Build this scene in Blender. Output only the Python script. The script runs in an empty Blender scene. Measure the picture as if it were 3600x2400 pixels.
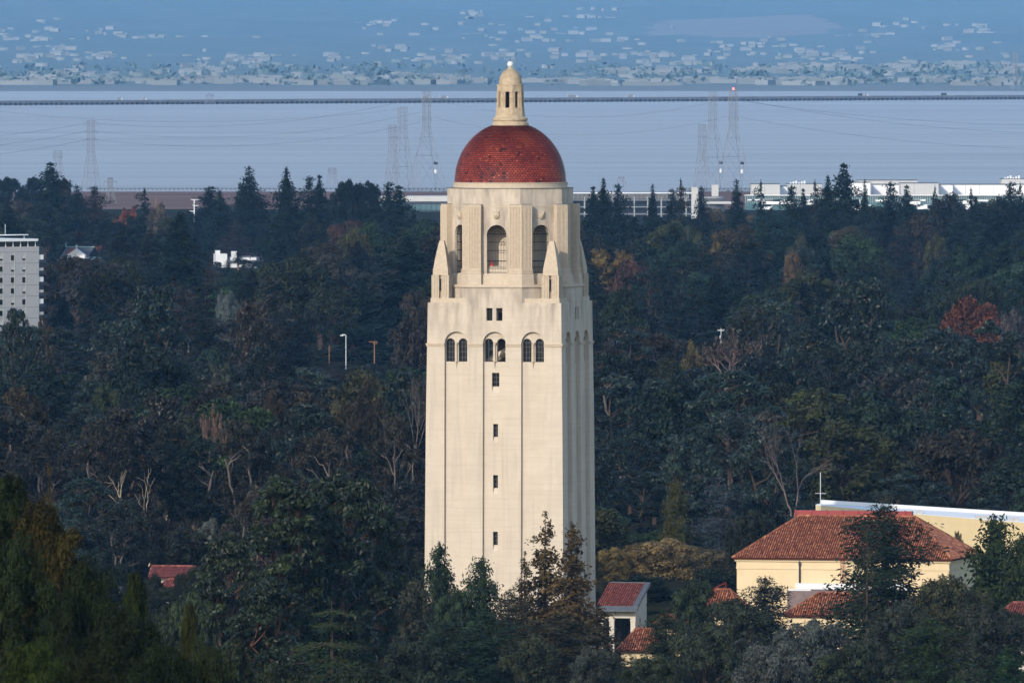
import bpy, bmesh, math, random
import numpy as np
from mathutils import Vector, Matrix

SC = bpy.context.scene
COL = SC.collection
R = math.radians

# ------------------------------------------------------------------ camera, sky, sun, exposure
FPX, CXP, HYP, EYE = 48000.0, 1800.0, 37.0, 118.0      # focal length in photo pixels, axis column, eye-level row, eye height


def P(px, py, d):
    """world point seen at photo pixel (px, py) at the distance d"""
    return Vector(((px - CXP) / FPX * d, d, EYE - (py - HYP) / FPX * d))


cam_d = bpy.data.cameras.new('camera')
cam = bpy.data.objects.new('camera', cam_d)
COL.objects.link(cam)
cam.location = (0, 0, EYE)
cam.rotation_euler = (R(90) - math.atan((1200 - HYP) / FPX), 0, 0)
cam_d.sensor_width = 36
cam_d.lens = 480
cam_d.clip_start = 1
cam_d.clip_end = 120000
cam_d.dof.use_dof = True
cam_d.dof.focus_distance = 2000
cam_d.dof.aperture_fstop = 5.0
SC.camera = cam

SUN_AZ, SUN_EL = 27.0, 25.0        # degrees: to the side of straight behind the camera, and above the horizon
world = bpy.data.worlds.new('World')
SC.world = world
world.use_nodes = True
wn = world.node_tree.nodes
bg = wn['Background']
sky = wn.new('ShaderNodeTexSky')
sky.sky_type = 'NISHITA'
sky.sun_disc = False
sky.sun_elevation = R(SUN_EL)
sky.sun_rotation = R(180 + SUN_AZ)
sky.air_density = 1.0
sky.dust_density = 0.6
world.node_tree.links.new(sky.outputs[0], bg.inputs[0])
bg.inputs[1].default_value = 0.15

sl = bpy.data.lights.new('sun', 'SUN')
sl.energy = 2.15
sl.angle = R(0.5)
sl.color = (1.0, 0.91, 0.78)
sun = bpy.data.objects.new('sun', sl)
COL.objects.link(sun)
sdir = Vector((-math.sin(R(SUN_AZ)) * math.cos(R(SUN_EL)), -math.cos(R(SUN_AZ)) * math.cos(R(SUN_EL)), math.sin(R(SUN_EL))))
sun.rotation_euler = sdir.to_track_quat('Z', 'Y').to_euler()

SC.view_settings.view_transform = 'Standard'
SC.view_settings.look = 'None'
SC.view_settings.exposure = 0.62
SC.view_settings.gamma = 1.0
SC.render.engine = 'CYCLES'
SC.cycles.use_denoising = True
SC.cycles.max_bounces = 5
SC.cycles.diffuse_bounces = 2
SC.cycles.glossy_bounces = 2
SC.cycles.transmission_bounces = 2
SC.cycles.transparent_max_bounces = 8
SC.cycles.volume_bounces = 0
SC.cycles.use_adaptive_sampling = True
SC.cycles.adaptive_threshold = 0.005

# ------------------------------------------------------------------ materials


def mat(name, col, rough=0.8, spec=0.3, metal=0.0, noise=None, col2=None, scale=1.0, bump=0.0, detail=6.0, stretch=None):
    """principled material; col2 mixed in by a noise of this scale (object coordinates)"""
    m = bpy.data.materials.new(name)
    m.use_nodes = True
    nt = m.node_tree
    b = nt.nodes['Principled BSDF']
    b.inputs['Roughness'].default_value = rough
    b.inputs['Specular IOR Level'].default_value = spec
    b.inputs['Metallic'].default_value = metal
    b.inputs['Base Color'].default_value = (*col, 1)
    if col2 is not None:
        tc = nt.nodes.new('ShaderNodeTexCoord')
        n = nt.nodes.new('ShaderNodeTexNoise')
        n.inputs['Scale'].default_value = scale
        n.inputs['Detail'].default_value = detail
        n.inputs['Roughness'].default_value = 0.62
        if stretch:
            mp = nt.nodes.new('ShaderNodeMapping')
            mp.inputs['Scale'].default_value = stretch
            nt.links.new(tc.outputs['Object'], mp.inputs[0])
            nt.links.new(mp.outputs[0], n.inputs['Vector'])
        else:
            nt.links.new(tc.outputs['Object'], n.inputs['Vector'])
        r = nt.nodes.new('ShaderNodeValToRGB')
        r.color_ramp.elements[0].position = 0.36
        r.color_ramp.elements[1].position = 0.66
        r.color_ramp.elements[0].color = (*col, 1)
        r.color_ramp.elements[1].color = (*col2, 1)
        nt.links.new(n.outputs['Fac'], r.inputs[0])
        nt.links.new(r.outputs[0], b.inputs['Base Color'])
        if bump:
            bp = nt.nodes.new('ShaderNodeBump')
            bp.inputs['Strength'].default_value = bump
            nt.links.new(n.outputs['Fac'], bp.inputs['Height'])
            nt.links.new(bp.outputs[0], b.inputs['Normal'])
    return m


def tone_mat(name, lo, mid, hi, rough=0.7, spec=0.3):
    """colour from the per-face attribute «tone»"""
    m = bpy.data.materials.new(name)
    m.use_nodes = True
    nt = m.node_tree
    b = nt.nodes['Principled BSDF']
    b.inputs['Roughness'].default_value = rough
    b.inputs['Specular IOR Level'].default_value = spec
    a = nt.nodes.new('ShaderNodeAttribute')
    a.attribute_name = 'tone'
    r = nt.nodes.new('ShaderNodeValToRGB')
    r.color_ramp.elements[0].color = (*lo, 1)
    r.color_ramp.elements[1].color = (*hi, 1)
    e = r.color_ramp.elements.new(0.5)
    e.color = (*mid, 1)
    nt.links.new(a.outputs['Fac'], r.inputs[0])
    nt.links.new(r.outputs[0], b.inputs['Base Color'])
    return m


def leaf_mat(name, rough, spec, trans=0.15):
    """leaves: the object's colour, varied leaf by leaf"""
    m = bpy.data.materials.new(name)
    m.use_nodes = True
    nt = m.node_tree
    b = nt.nodes['Principled BSDF']
    b.inputs['Roughness'].default_value = rough
    b.inputs['Specular IOR Level'].default_value = spec
    oi = nt.nodes.new('ShaderNodeObjectInfo')
    a = nt.nodes.new('ShaderNodeAttribute')
    a.attribute_name = 'tone'
    mr = nt.nodes.new('ShaderNodeMapRange')
    mr.inputs['To Min'].default_value = 0.45
    mr.inputs['To Max'].default_value = 1.75
    nt.links.new(a.outputs['Fac'], mr.inputs['Value'])
    v = nt.nodes.new('ShaderNodeVectorMath')
    v.operation = 'SCALE'
    nt.links.new(oi.outputs['Color'], v.inputs[0])
    nt.links.new(mr.outputs[0], v.inputs['Scale'])
    nt.links.new(v.outputs[0], b.inputs['Base Color'])
    tr = nt.nodes.new('ShaderNodeBsdfTranslucent')
    nt.links.new(v.outputs[0], tr.inputs['Color'])
    mx = nt.nodes.new('ShaderNodeMixShader')
    mx.inputs[0].default_value = trans
    nt.links.new(b.outputs[0], mx.inputs[1])
    nt.links.new(tr.outputs[0], mx.inputs[2])
    nt.links.new(mx.outputs[0], nt.nodes['Material Output'].inputs['Surface'])
    return m


def bark_mat():
    m = bpy.data.materials.new('bark')
    m.use_nodes = True
    nt = m.node_tree
    b = nt.nodes['Principled BSDF']
    b.inputs['Roughness'].default_value = 0.9
    b.inputs['Specular IOR Level'].default_value = 0.15
    oi = nt.nodes.new('ShaderNodeObjectInfo')
    tc = nt.nodes.new('ShaderNodeTexCoord')
    n = nt.nodes.new('ShaderNodeTexNoise')
    n.inputs['Scale'].default_value = 1.6
    n.inputs['Detail'].default_value = 5
    nt.links.new(tc.outputs['Object'], n.inputs['Vector'])
    mr = nt.nodes.new('ShaderNodeMapRange')
    mr.inputs['From Min'].default_value = 0.3
    mr.inputs['From Max'].default_value = 0.7
    mr.inputs['To Min'].default_value = 0.55
    mr.inputs['To Max'].default_value = 1.25
    nt.links.new(n.outputs['Fac'], mr.inputs['Value'])
    v = nt.nodes.new('ShaderNodeVectorMath')
    v.operation = 'SCALE'
    nt.links.new(oi.outputs['Color'], v.inputs[0])
    nt.links.new(mr.outputs[0], v.inputs['Scale'])
    nt.links.new(v.outputs[0], b.inputs['Base Color'])
    return m


def stone_mat(name, a, b_, stain):
    """sandstone-coloured concrete: blotches, form-board courses and rain streaks that run down from ledges"""
    m = bpy.data.materials.new(name)
    m.use_nodes = True
    nt = m.node_tree
    N, L = nt.nodes.new, nt.links.new
    bs = nt.nodes['Principled BSDF']
    bs.inputs['Roughness'].default_value = 0.85
    bs.inputs['Specular IOR Level'].default_value = 0.2
    tc = N('ShaderNodeTexCoord')
    n1 = N('ShaderNodeTexNoise')
    n1.inputs['Scale'].default_value = 0.35
    n1.inputs['Detail'].default_value = 8
    n1.inputs['Roughness'].default_value = 0.65
    L(tc.outputs['Object'], n1.inputs['Vector'])
    r1 = N('ShaderNodeValToRGB')
    r1.color_ramp.elements[0].position = 0.3
    r1.color_ramp.elements[1].position = 0.7
    r1.color_ramp.elements[0].color = (*a, 1)
    r1.color_ramp.elements[1].color = (*b_, 1)
    L(n1.outputs['Fac'], r1.inputs[0])
    # streaks: noise stretched along z
    mp = N('ShaderNodeMapping')
    mp.inputs['Scale'].default_value = (1.6, 1.6, 0.10)
    L(tc.outputs['Object'], mp.inputs[0])
    n2 = N('ShaderNodeTexNoise')
    n2.inputs['Scale'].default_value = 1.0
    n2.inputs['Detail'].default_value = 6
    L(mp.outputs[0], n2.inputs['Vector'])
    r2 = N('ShaderNodeValToRGB')
    r2.color_ramp.elements[0].position = 0.52
    r2.color_ramp.elements[1].position = 0.80
    r2.color_ramp.elements[0].color = (0, 0, 0, 1)
    r2.color_ramp.elements[1].color = (0.45, 0.45, 0.45, 1)
    L(n2.outputs['Fac'], r2.inputs[0])
    mx = N('ShaderNodeMixRGB')
    mx.inputs[2].default_value = (*stain, 1)
    L(r2.outputs[0], mx.inputs[0])
    L(r1.outputs[0], mx.inputs[1])
    # courses: thin horizontal lines, very faint
    sx = N('ShaderNodeSeparateXYZ')
    L(tc.outputs['Object'], sx.inputs[0])
    md = N('ShaderNodeMath')
    md.operation = 'PINGPONG'
    md.inputs[1].default_value = 0.6
    L(sx.outputs['Z'], md.inputs[0])
    lt = N('ShaderNodeMath')
    lt.operation = 'LESS_THAN'
    lt.inputs[1].default_value = 0.05
    L(md.outputs[0], lt.inputs[0])
    ml = N('ShaderNodeMath')
    ml.operation = 'MULTIPLY'
    ml.inputs[1].default_value = 0.05
    L(lt.outputs[0], ml.inputs[0])
    up = N('ShaderNodeMapRange')
    up.inputs['From Min'].default_value = 44.0
    up.inputs['From Max'].default_value = 51.4
    L(sx.outputs['Z'], up.inputs['Value'])
    n4 = N('ShaderNodeTexNoise')
    n4.inputs['Scale'].default_value = 1.0
    n4.inputs['Detail'].default_value = 7
    mp4 = N('ShaderNodeMapping')
    mp4.inputs['Scale'].default_value = (0.9, 0.9, 0.22)
    mp4.inputs['Location'].default_value = (3.7, 1.2, 0)
    L(tc.outputs['Object'], mp4.inputs[0])
    L(mp4.outputs[0], n4.inputs['Vector'])
    r4 = N('ShaderNodeMapRange')
    r4.inputs['From Min'].default_value = 0.40
    r4.inputs['From Max'].default_value = 0.72
    r4.inputs['To Max'].default_value = 1.0
    L(n4.outputs['Fac'], r4.inputs['Value'])
    m4 = N('ShaderNodeMath')
    m4.operation = 'MULTIPLY'
    L(up.outputs[0], m4.inputs[0])
    L(r4.outputs[0], m4.inputs[1])
    mx4 = N('ShaderNodeMixRGB')
    mx4.inputs[2].default_value = (*[c * 0.92 for c in stain], 1)
    L(m4.outputs[0], mx4.inputs[0])
    L(mx.outputs[0], mx4.inputs[1])
    mx = mx4
    mp5 = N('ShaderNodeMapping')
    mp5.inputs['Scale'].default_value = (0.10, 0.10, 1.9)
    L(tc.outputs['Object'], mp5.inputs[0])
    n5 = N('ShaderNodeTexNoise')
    n5.inputs['Scale'].default_value = 1.0
    n5.inputs['Detail'].default_value = 8
    n5.inputs['Roughness'].default_value = 0.7
    L(mp5.outputs[0], n5.inputs['Vector'])
    r5 = N('ShaderNodeMapRange')
    r5.inputs['From Min'].default_value = 0.50
    r5.inputs['From Max'].default_value = 0.78
    r5.inputs['To Max'].default_value = 0.55
    L(n5.outputs['Fac'], r5.inputs['Value'])
    mx5 = N('ShaderNodeMixRGB')
    mx5.inputs[2].default_value = (*[c * 0.78 for c in a], 1)
    L(r5.outputs[0], mx5.inputs[0])
    L(mx.outputs[0], mx5.inputs[1])
    mx = mx5
    mx2 = N('ShaderNodeMixRGB')
    mx2.inputs[2].default_value = (*[c * 0.55 for c in a], 1)
    L(ml.outputs[0], mx2.inputs[0])
    L(mx.outputs[0], mx2.inputs[1])
    L(mx2.outputs[0], bs.inputs['Base Color'])
    n3 = N('ShaderNodeTexNoise')
    n3.inputs['Scale'].default_value = 5
    n3.inputs['Detail'].default_value = 6
    L(tc.outputs['Object'], n3.inputs['Vector'])
    bp = N('ShaderNodeBump')
    bp.inputs['Strength'].default_value = 0.25
    bp.inputs['Distance'].default_value = 0.05
    L(n3.outputs['Fac'], bp.inputs['Height'])
    L(bp.outputs[0], bs.inputs['Normal'])
    return m


M = {}
M['stone'] = stone_mat('tower_stone', (0.52, 0.435, 0.34), (0.59, 0.50, 0.395), (0.33, 0.275, 0.225))
M['stone_trim'] = mat('tower_trim', (0.47, 0.38, 0.28), 0.85, 0.2, col2=(0.545, 0.445, 0.335), scale=2.0, bump=0.15)
M['lantern'] = mat('lantern_stone', (0.38, 0.29, 0.19), 0.85, 0.2, col2=(0.52, 0.41, 0.28), scale=1.6, bump=0.3)
M['core'] = mat('belfry_core_plaster', (0.70, 0.60, 0.48), 0.9, 0.1, col2=(0.65, 0.55, 0.44), scale=0.8)
M['dark_in'] = mat('dark_interior', (0.03, 0.03, 0.035), 0.9, 0.1)
M['glass'] = mat('dark_glass', (0.006, 0.008, 0.012), 0.15, 0.5)
M['iron'] = mat('black_iron', (0.012, 0.011, 0.012), 0.6, 0.3)
M['flash'] = mat('lead_flashing', (0.14, 0.14, 0.15), 0.6, 0.3)
M['white'] = mat('white_paint', (0.66, 0.655, 0.65), 0.5, 0.4)
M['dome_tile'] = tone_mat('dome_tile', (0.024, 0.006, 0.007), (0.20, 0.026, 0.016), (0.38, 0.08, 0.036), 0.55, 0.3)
M['dome_under'] = mat('dome_underlay', (0.03, 0.008, 0.008), 0.9, 0.1)
M['roof_tile'] = tone_mat('clay_roof_tile', (0.10, 0.034, 0.022), (0.31, 0.10, 0.050), (0.60, 0.28, 0.14), 0.7, 0.25)
M['roof_tile_red'] = tone_mat('red_roof_tile', (0.09, 0.022, 0.022), (0.22, 0.06, 0.05), (0.40, 0.14, 0.10), 0.7, 0.25)
M['roof_under'] = mat('roof_underlay', (0.07, 0.022, 0.016), 0.9, 0.1)
M['cream'] = mat('cream_stucco', (0.66, 0.51, 0.31), 0.9, 0.15, col2=(0.71, 0.56, 0.35), scale=0.5)
M['yellow'] = mat('yellow_stucco', (0.70, 0.54, 0.30), 0.9, 0.15, col2=(0.74, 0.58, 0.34), scale=0.4)
M['pale'] = mat('pale_stucco', (0.52, 0.47, 0.40), 0.9, 0.15, col2=(0.57, 0.51, 0.43), scale=0.6)
M['grey_roof'] = mat('grey_metal_roof', (0.075, 0.085, 0.10), 0.6, 0.3, col2=(0.10, 0.11, 0.125), scale=1.5)
M['mauve_roof'] = mat('flat_roof_felt', (0.17, 0.125, 0.12), 0.9, 0.2, col2=(0.21, 0.16, 0.15), scale=1.0)
M['red_metal'] = mat('red_painted_metal', (0.26, 0.03, 0.03), 0.5, 0.4)
M['apt'] = mat('apartment_concrete', (0.38, 0.375, 0.38), 0.9, 0.2, col2=(0.42, 0.41, 0.415), scale=0.3)
M['apt_line'] = mat('apartment_mullion', (0.56, 0.54, 0.46), 0.8, 0.2)
M['bark'] = bark_mat()
M['leaf'] = leaf_mat('leaf', 0.6, 0.16, 0.12)
M['gloss_leaf'] = leaf_mat('glossy_leaf', 0.46, 0.30, 0.10)
M['needle'] = leaf_mat('needle', 0.75, 0.08, 0.08)
M['steel'] = mat('galvanised_steel', (0.20, 0.205, 0.22), 0.5, 0.4, 0.3)
M['cable'] = mat('cable', (0.07, 0.07, 0.08), 0.6, 0.3)
M['wood'] = mat('pole_wood', (0.22, 0.11, 0.06), 0.9, 0.1, col2=(0.28, 0.15, 0.09), scale=2.0)
M['teal'] = mat('teal_glass', (0.05, 0.115, 0.13), 0.3, 0.4, col2=(0.09, 0.16, 0.175), scale=0.15)
M['far_white'] = mat('far_white_frame', (0.30, 0.31, 0.33), 0.7, 0.2)
M['white_wall'] = mat('white_wall_panel', (0.80, 0.80, 0.80), 0.6, 0.3, col2=(0.74, 0.74, 0.75), scale=0.1)
M['grey_panel'] = mat('grey_wall_panel', (0.50, 0.49, 0.48), 0.7, 0.3, col2=(0.46, 0.45, 0.44), scale=0.2)
M['navy'] = mat('dark_slab_edge', (0.03, 0.035, 0.05), 0.5, 0.4)
M['conc'] = mat('bridge_concrete', (0.13, 0.13, 0.14), 0.9, 0.2, col2=(0.17, 0.17, 0.18), scale=0.05)
M['slate'] = mat('slate_roof', (0.06, 0.065, 0.085), 0.7, 0.3, col2=(0.08, 0.085, 0.10), scale=0.6)
M['verdigris'] = mat('verdigris_copper', (0.28, 0.47, 0.42), 0.7, 0.3)
M['brick_red'] = mat('red_gable_tiles', (0.27, 0.085, 0.06), 0.8, 0.2)
M['cone'] = mat('red_cone_plastic', (0.60, 0.03, 0.02), 0.5, 0.4)
M['tyre'] = mat('tyre_rubber', (0.02, 0.02, 0.02), 0.8, 0.2)

# ------------------------------------------------------------------ helpers


class MB:
    """collects quads / polygons and links them as ONE mesh object"""

    def __init__(self):
        self.v, self.f, self.t = [], [], []

    def poly(self, pts, tone=0.5):
        n = len(self.v)
        self.v += [tuple(p) for p in pts]
        self.f.append(tuple(range(n, n + len(pts))))
        self.t.append(tone)

    def prism(self, ring_lo, ring_hi, caps=(True, True), tone=0.5):
        n = len(self.v)
        k = len(ring_lo)
        self.v += [tuple(p) for p in ring_lo] + [tuple(p) for p in ring_hi]
        for i in range(k):
            j = (i + 1) % k
            self.f.append((n + i, n + j, n + k + j, n + k + i))
            self.t.append(tone)
        if caps[0]:
            self.f.append(tuple(range(n + k - 1, n - 1, -1)))
            self.t.append(tone)
        if caps[1]:
            self.f.append(tuple(range(n + k, n + 2 * k)))
            self.t.append(tone)

    def box(self, x0, x1, y0, y1, z0, z1, T=None):
        lo = [Vector((x0, y0, z0)), Vector((x1, y0, z0)), Vector((x1, y1, z0)), Vector((x0, y1, z0))]
        hi = [Vector((p.x, p.y, z1)) for p in lo]
        if T is not None:
            lo = [T @ p for p in lo]
            hi = [T @ p for p in hi]
        self.prism(lo, hi)

    def bar(self, a, b, w, w2=None, n=4):
        """a straight bar from a to b, half-width w (w2 at b)"""
        a, b = Vector(a), Vector(b)
        d = (b - a)
        if d.length < 1e-6:
            return
        d.normalize()
        u = d.orthogonal().normalized()
        v = d.cross(u)
        w2 = w if w2 is None else w2
        ang = [2 * math.pi * (i + 0.5) / n for i in range(n)]
        self.prism([a + (u * math.cos(t) + v * math.sin(t)) * w for t in ang],
                   [b + (u * math.cos(t) + v * math.sin(t)) * w2 for t in ang])

    def tube(self, pts, rad, n=5):
        for i in range(len(pts) - 1):
            self.bar(pts[i], pts[i + 1], rad[i], rad[i + 1], n)

    def lathe(self, prof, n=48, cx=0, cy=0):
        """prof: [(r, z)] from the bottom up"""
        base = len(self.v)
        for r, z in prof:
            for i in range(n):
                t = 2 * math.pi * i / n
                self.v.append((cx + r * math.cos(t), cy + r * math.sin(t), z))
        for k in range(len(prof) - 1):
            for i in range(n):
                j = (i + 1) % n
                self.f.append((base + k * n + i, base + k * n + j, base + (k + 1) * n + j, base + (k + 1) * n + i))
                self.t.append(0.5)
        self.f.append(tuple(base + i for i in range(n - 1, -1, -1)))
        self.t.append(0.5)
        e = base + (len(prof) - 1) * n
        self.f.append(tuple(e + i for i in range(n)))
        self.t.append(0.5)

    def mesh(self, name, m):
        me = bpy.data.meshes.new(name)
        me.from_pydata(self.v, [], self.f)
        at = me.attributes.new('tone', 'FLOAT', 'FACE')
        at.data.foreach_set('value', np.array(self.t, dtype=np.float32))
        me.materials.append(m)
        me.update()
        return me

    def build(self, name, m, parent=None, loc=None):
        o = bpy.data.objects.new(name, self.mesh(name, m))
        COL.objects.link(o)
        if parent is not None:
            o.parent = parent
        if loc is not None:
            o.location = loc
        return o


def quads_mesh(name, verts, quads, tone, m):
    """fast mesh from numpy arrays: verts (n,3), quads (k,4), tone (k)"""
    me = bpy.data.meshes.new(name)
    nv, nf = len(verts), len(quads)
    me.vertices.add(nv)
    me.vertices.foreach_set('co', np.asarray(verts, dtype=np.float32).ravel())
    me.loops.add(nf * 4)
    me.loops.foreach_set('vertex_index', np.asarray(quads, dtype=np.int32).ravel())
    me.polygons.add(nf)
    me.polygons.foreach_set('loop_start', np.arange(0, nf * 4, 4, dtype=np.int32))
    at = me.attributes.new('tone', 'FLOAT', 'FACE')
    at.data.foreach_set('value', np.asarray(tone, dtype=np.float32))
    me.materials.append(m)
    me.update(calc_edges=True)
    return me


def tag(o, label=None, cat=None, group=None, kind=None):
    if label:
        o['label'] = label
    if cat:
        o['category'] = cat
    if group:
        o['group'] = group
    if kind:
        o['kind'] = kind
    return o


def thing(name, label, cat, loc, rz=0.0, group=None):
    o = bpy.data.objects.new(name, None)
    o.empty_display_size = 0.5
    COL.objects.link(o)
    o.location = loc
    o.rotation_euler = (0, 0, rz)
    return tag(o, label, cat, group)


def copy_tree(o, parent=None):
    c = o.copy()
    COL.objects.link(c)
    if parent is not None:
        c.parent = parent
    for ch in list(o.children):
        copy_tree(ch, c)
    return c


GD = np.array([-2000, 0, 200, 500, 800, 1100, 1500, 1750, 2000, 4000, 6000, 8000, 8700, 9000, 9400, 13000])
GZ = np.array([116.2, 116.2, 105, 88, 72, 55, 34, 26.5, 24, 22, 12, 2.2, 1.0, -0.6, -3, -3])


def ground_z(d):
    return float(np.interp(d, GD, GZ))


# ------------------------------------------------------------------ the setting: ground, marsh, water, hills
def strip_mesh(name, ds, zs, half, m, nx=24, zfun=None):
    xs = np.linspace(-half, half, nx)
    v, q = [], []
    for d, z in zip(ds, zs):
        for x in xs:
            v.append((x, d, z + (zfun(x, d) if zfun else 0)))
    for i in range(len(ds) - 1):
        for j in range(nx - 1):
            a = i * nx + j
            q.append((a, a + 1, a + nx + 1, a + nx))
    me = quads_mesh(name, np.array(v), np.array(q), np.full(len(q), 0.5), m)
    o = bpy.data.objects.new(name, me)
    COL.objects.link(o)
    o['kind'] = 'structure'
    return o


m_ground = mat('ground_soil', (0.012, 0.016, 0.009), 1.0, 0.0, col2=(0.035, 0.032, 0.02), scale=0.05)
gd = np.concatenate([np.arange(-2000, 0, 400), np.arange(0, 2200, 50), np.arange(2200, 9000, 200), [9000, 9400, 13000]])
strip_mesh('ground', gd, [ground_z(d) for d in gd], 6000, m_ground, 40)

m_marsh = mat('marsh_grass', (0.12, 0.075, 0.068), 1.0, 0.0, col2=(0.20, 0.135, 0.115), scale=1.0, stretch=(0.004, 0.05, 1), detail=8)
md_ = np.linspace(7900, 8860, 14)
strip_mesh('marsh', md_, [ground_z(d) + 0.35 for d in md_], 2500, m_marsh, 20)


def water_mat():
    m = bpy.data.materials.new('bay_water')
    m.use_nodes = True
    nt = m.node_tree
    N, L = nt.nodes.new, nt.links.new
    b = nt.nodes['Principled BSDF']
    b.inputs['Base Color'].default_value = (0.225, 0.22, 0.245, 1)
    b.inputs['Specular IOR Level'].default_value = 0.32
    b.inputs['IOR'].default_value = 1.33
    tc = N('ShaderNodeTexCoord')
    mp = N('ShaderNodeMapping')
    mp.inputs['Scale'].default_value = (0.0008, 0.006, 1)
    L(tc.outputs['Object'], mp.inputs[0])
    n = N('ShaderNodeTexNoise')
    n.inputs['Scale'].default_value = 1.0
    n.inputs['Detail'].default_value = 7
    n.inputs['Roughness'].default_value = 0.6
    L(mp.outputs[0], n.inputs['Vector'])
    r = N('ShaderNodeMapRange')
    r.inputs['From Min'].default_value = 0.35
    r.inputs['From Max'].default_value = 0.65
    r.inputs['To Min'].default_value = 0.40
    r.inputs['To Max'].default_value = 0.50
    L(n.outputs['Fac'], r.inputs['Value'])
    L(r.outputs[0], b.inputs['Roughness'])
    mp2 = N('ShaderNodeMapping')
    mp2.inputs['Scale'].default_value = (0.02, 0.012, 1)
    L(tc.outputs['Object'], mp2.inputs[0])
    n2 = N('ShaderNodeTexNoise')
    n2.inputs['Scale'].default_value = 1.0
    n2.inputs['Detail'].default_value = 4
    L(mp2.outputs[0], n2.inputs['Vector'])
    bp = N('ShaderNodeBump')
    bp.inputs['Strength'].default_value = 0.35
    bp.inputs['Distance'].default_value = 1.2
    L(n2.outputs['Fac'], bp.inputs['Height'])
    L(bp.outputs[0], b.inputs['Normal'])
    return m


wd = np.array([8880, 12000, 16000, 20300])
strip_mesh('water', wd, [0, 0, 0, 0], 9000, water_mat(), 12)

HD = np.array([19900, 20000, 30000, 34000, 39000, 44000, 52000, 54000])
HZ = np.array([-1.5, 1.0, 9.0, 34.0, 86.0, 172.0, 400.0, 450.0])
HX = np.random.default_rng(5)
_hp = HX.uniform(0, 6.28, 12)


def hill_bump(x, d):
    k = min(1.0, max(0.0, (d - 30000) / 8000.0))
    s = 0
    for i, (fx, fd, a) in enumerate(((0.0021, 0.0006, 14), (0.0052, 0.0011, 9), (0.0013, 0.0021, 16), (0.011, 0.0030, 4))):
        s += a * math.sin(fx * x + _hp[i] + 1.3 * math.sin(fd * d + _hp[i + 4])) * math.cos(fd * d * 1.7 + _hp[i + 8])
    return s * k


def hill_z(x, d):
    return float(np.interp(d, HD, HZ)) + hill_bump(x, d)


def hill_mat():
    m = bpy.data.materials.new('hill_cover_hazed')
    m.use_nodes = True
    nt = m.node_tree
    N, L = nt.nodes.new, nt.links.new
    b = nt.nodes['Principled BSDF']
    b.inputs['Roughness'].default_value = 0.95
    b.inputs['Specular IOR Level'].default_value = 0.1
    tc = N('ShaderNodeTexCoord')
    n = N('ShaderNodeTexNoise')
    n.inputs['Scale'].default_value = 0.004
    n.inputs['Detail'].default_value = 9
    n.inputs['Roughness'].default_value = 0.7
    mp = N('ShaderNodeMapping')
    mp.inputs['Scale'].default_value = (1.0, 0.22, 1)
    L(tc.outputs['Object'], mp.inputs[0])
    L(mp.outputs[0], n.inputs['Vector'])
    r = N('ShaderNodeValToRGB')
    r.color_ramp.elements[0].position = 0.42
    r.color_ramp.elements[1].position = 0.72
    r.color_ramp.elements[0].color = (0.095, 0.142, 0.155, 1)  # distance haze mixed into the cover colour, bluer and paler than scrub
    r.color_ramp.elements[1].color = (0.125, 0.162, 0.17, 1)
    L(n.outputs['Fac'], r.inputs[0])
    # a dry-grass field on the slope with a ragged edge
    sx = N('ShaderNodeSeparateXYZ')
    nz = N('ShaderNodeTexNoise')
    nz.inputs['Scale'].default_value = 0.006
    nz.inputs['Detail'].default_value = 5
    L(tc.outputs['Object'], nz.inputs['Vector'])
    va = N('ShaderNodeVectorMath')
    va.operation = 'MULTIPLY_ADD'
    va.inputs[1].default_value = (160, 700, 0)
    L(nz.outputs['Color'], va.inputs[0])
    L(tc.outputs['Object'], va.inputs[2])
    L(va.outputs[0], sx.inputs[0])

    def band(sock, c, hw):
        a = N('ShaderNodeMath')
        a.operation = 'SUBTRACT'
        a.inputs[1].default_value = c
        L(sock, a.inputs[0])
        q = N('ShaderNodeMath')
        q.operation = 'DIVIDE'
        q.inputs[1].default_value = hw
        L(a.outputs[0], q.inputs[0])
        p = N('ShaderNodeMath')
        p.operation = 'POWER'
        p.inputs[1].default_value = 2.0
        ab = N('ShaderNodeMath')
        ab.operation = 'ABSOLUTE'
        L(q.outputs[0], ab.inputs[0])
        L(ab.outputs[0], p.inputs[0])
        return p.outputs[0]
    bx = band(sx.outputs['X'], 735, 280)
    by = band(sx.outputs['Y'], 37800, 1500)
    ad = N('ShaderNodeMath')
    ad.operation = 'ADD'
    L(bx, ad.inputs[0])
    L(by, ad.inputs[1])
    lt = N('ShaderNodeMath')
    lt.operation = 'LESS_THAN'
    lt.inputs[1].default_value = 1.0
    L(ad.outputs[0], lt.inputs[0])
    mx = N('ShaderNodeMixRGB')
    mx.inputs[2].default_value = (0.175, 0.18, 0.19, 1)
    L(lt.outputs[0], mx.inputs[0])
    L(r.outputs[0], mx.inputs[1])
    sy = N('ShaderNodeSeparateXYZ')
    L(tc.outputs['Object'], sy.inputs[0])
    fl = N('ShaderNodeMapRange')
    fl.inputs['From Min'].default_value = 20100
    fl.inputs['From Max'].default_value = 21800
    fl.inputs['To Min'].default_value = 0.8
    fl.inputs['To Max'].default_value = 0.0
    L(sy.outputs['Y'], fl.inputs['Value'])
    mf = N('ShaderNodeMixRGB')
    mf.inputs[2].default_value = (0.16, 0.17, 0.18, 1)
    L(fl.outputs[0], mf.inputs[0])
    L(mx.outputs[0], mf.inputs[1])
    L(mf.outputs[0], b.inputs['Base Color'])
    return m


hd = np.concatenate([[19900, 20000], np.arange(20500, 29000, 500), np.arange(29000, 45000, 180), np.arange(45000, 54001, 1000)])
strip_mesh('hills', hd, [float(np.interp(d, HD, HZ)) for d in hd], 9000, hill_mat(), 160, hill_bump)

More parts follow.
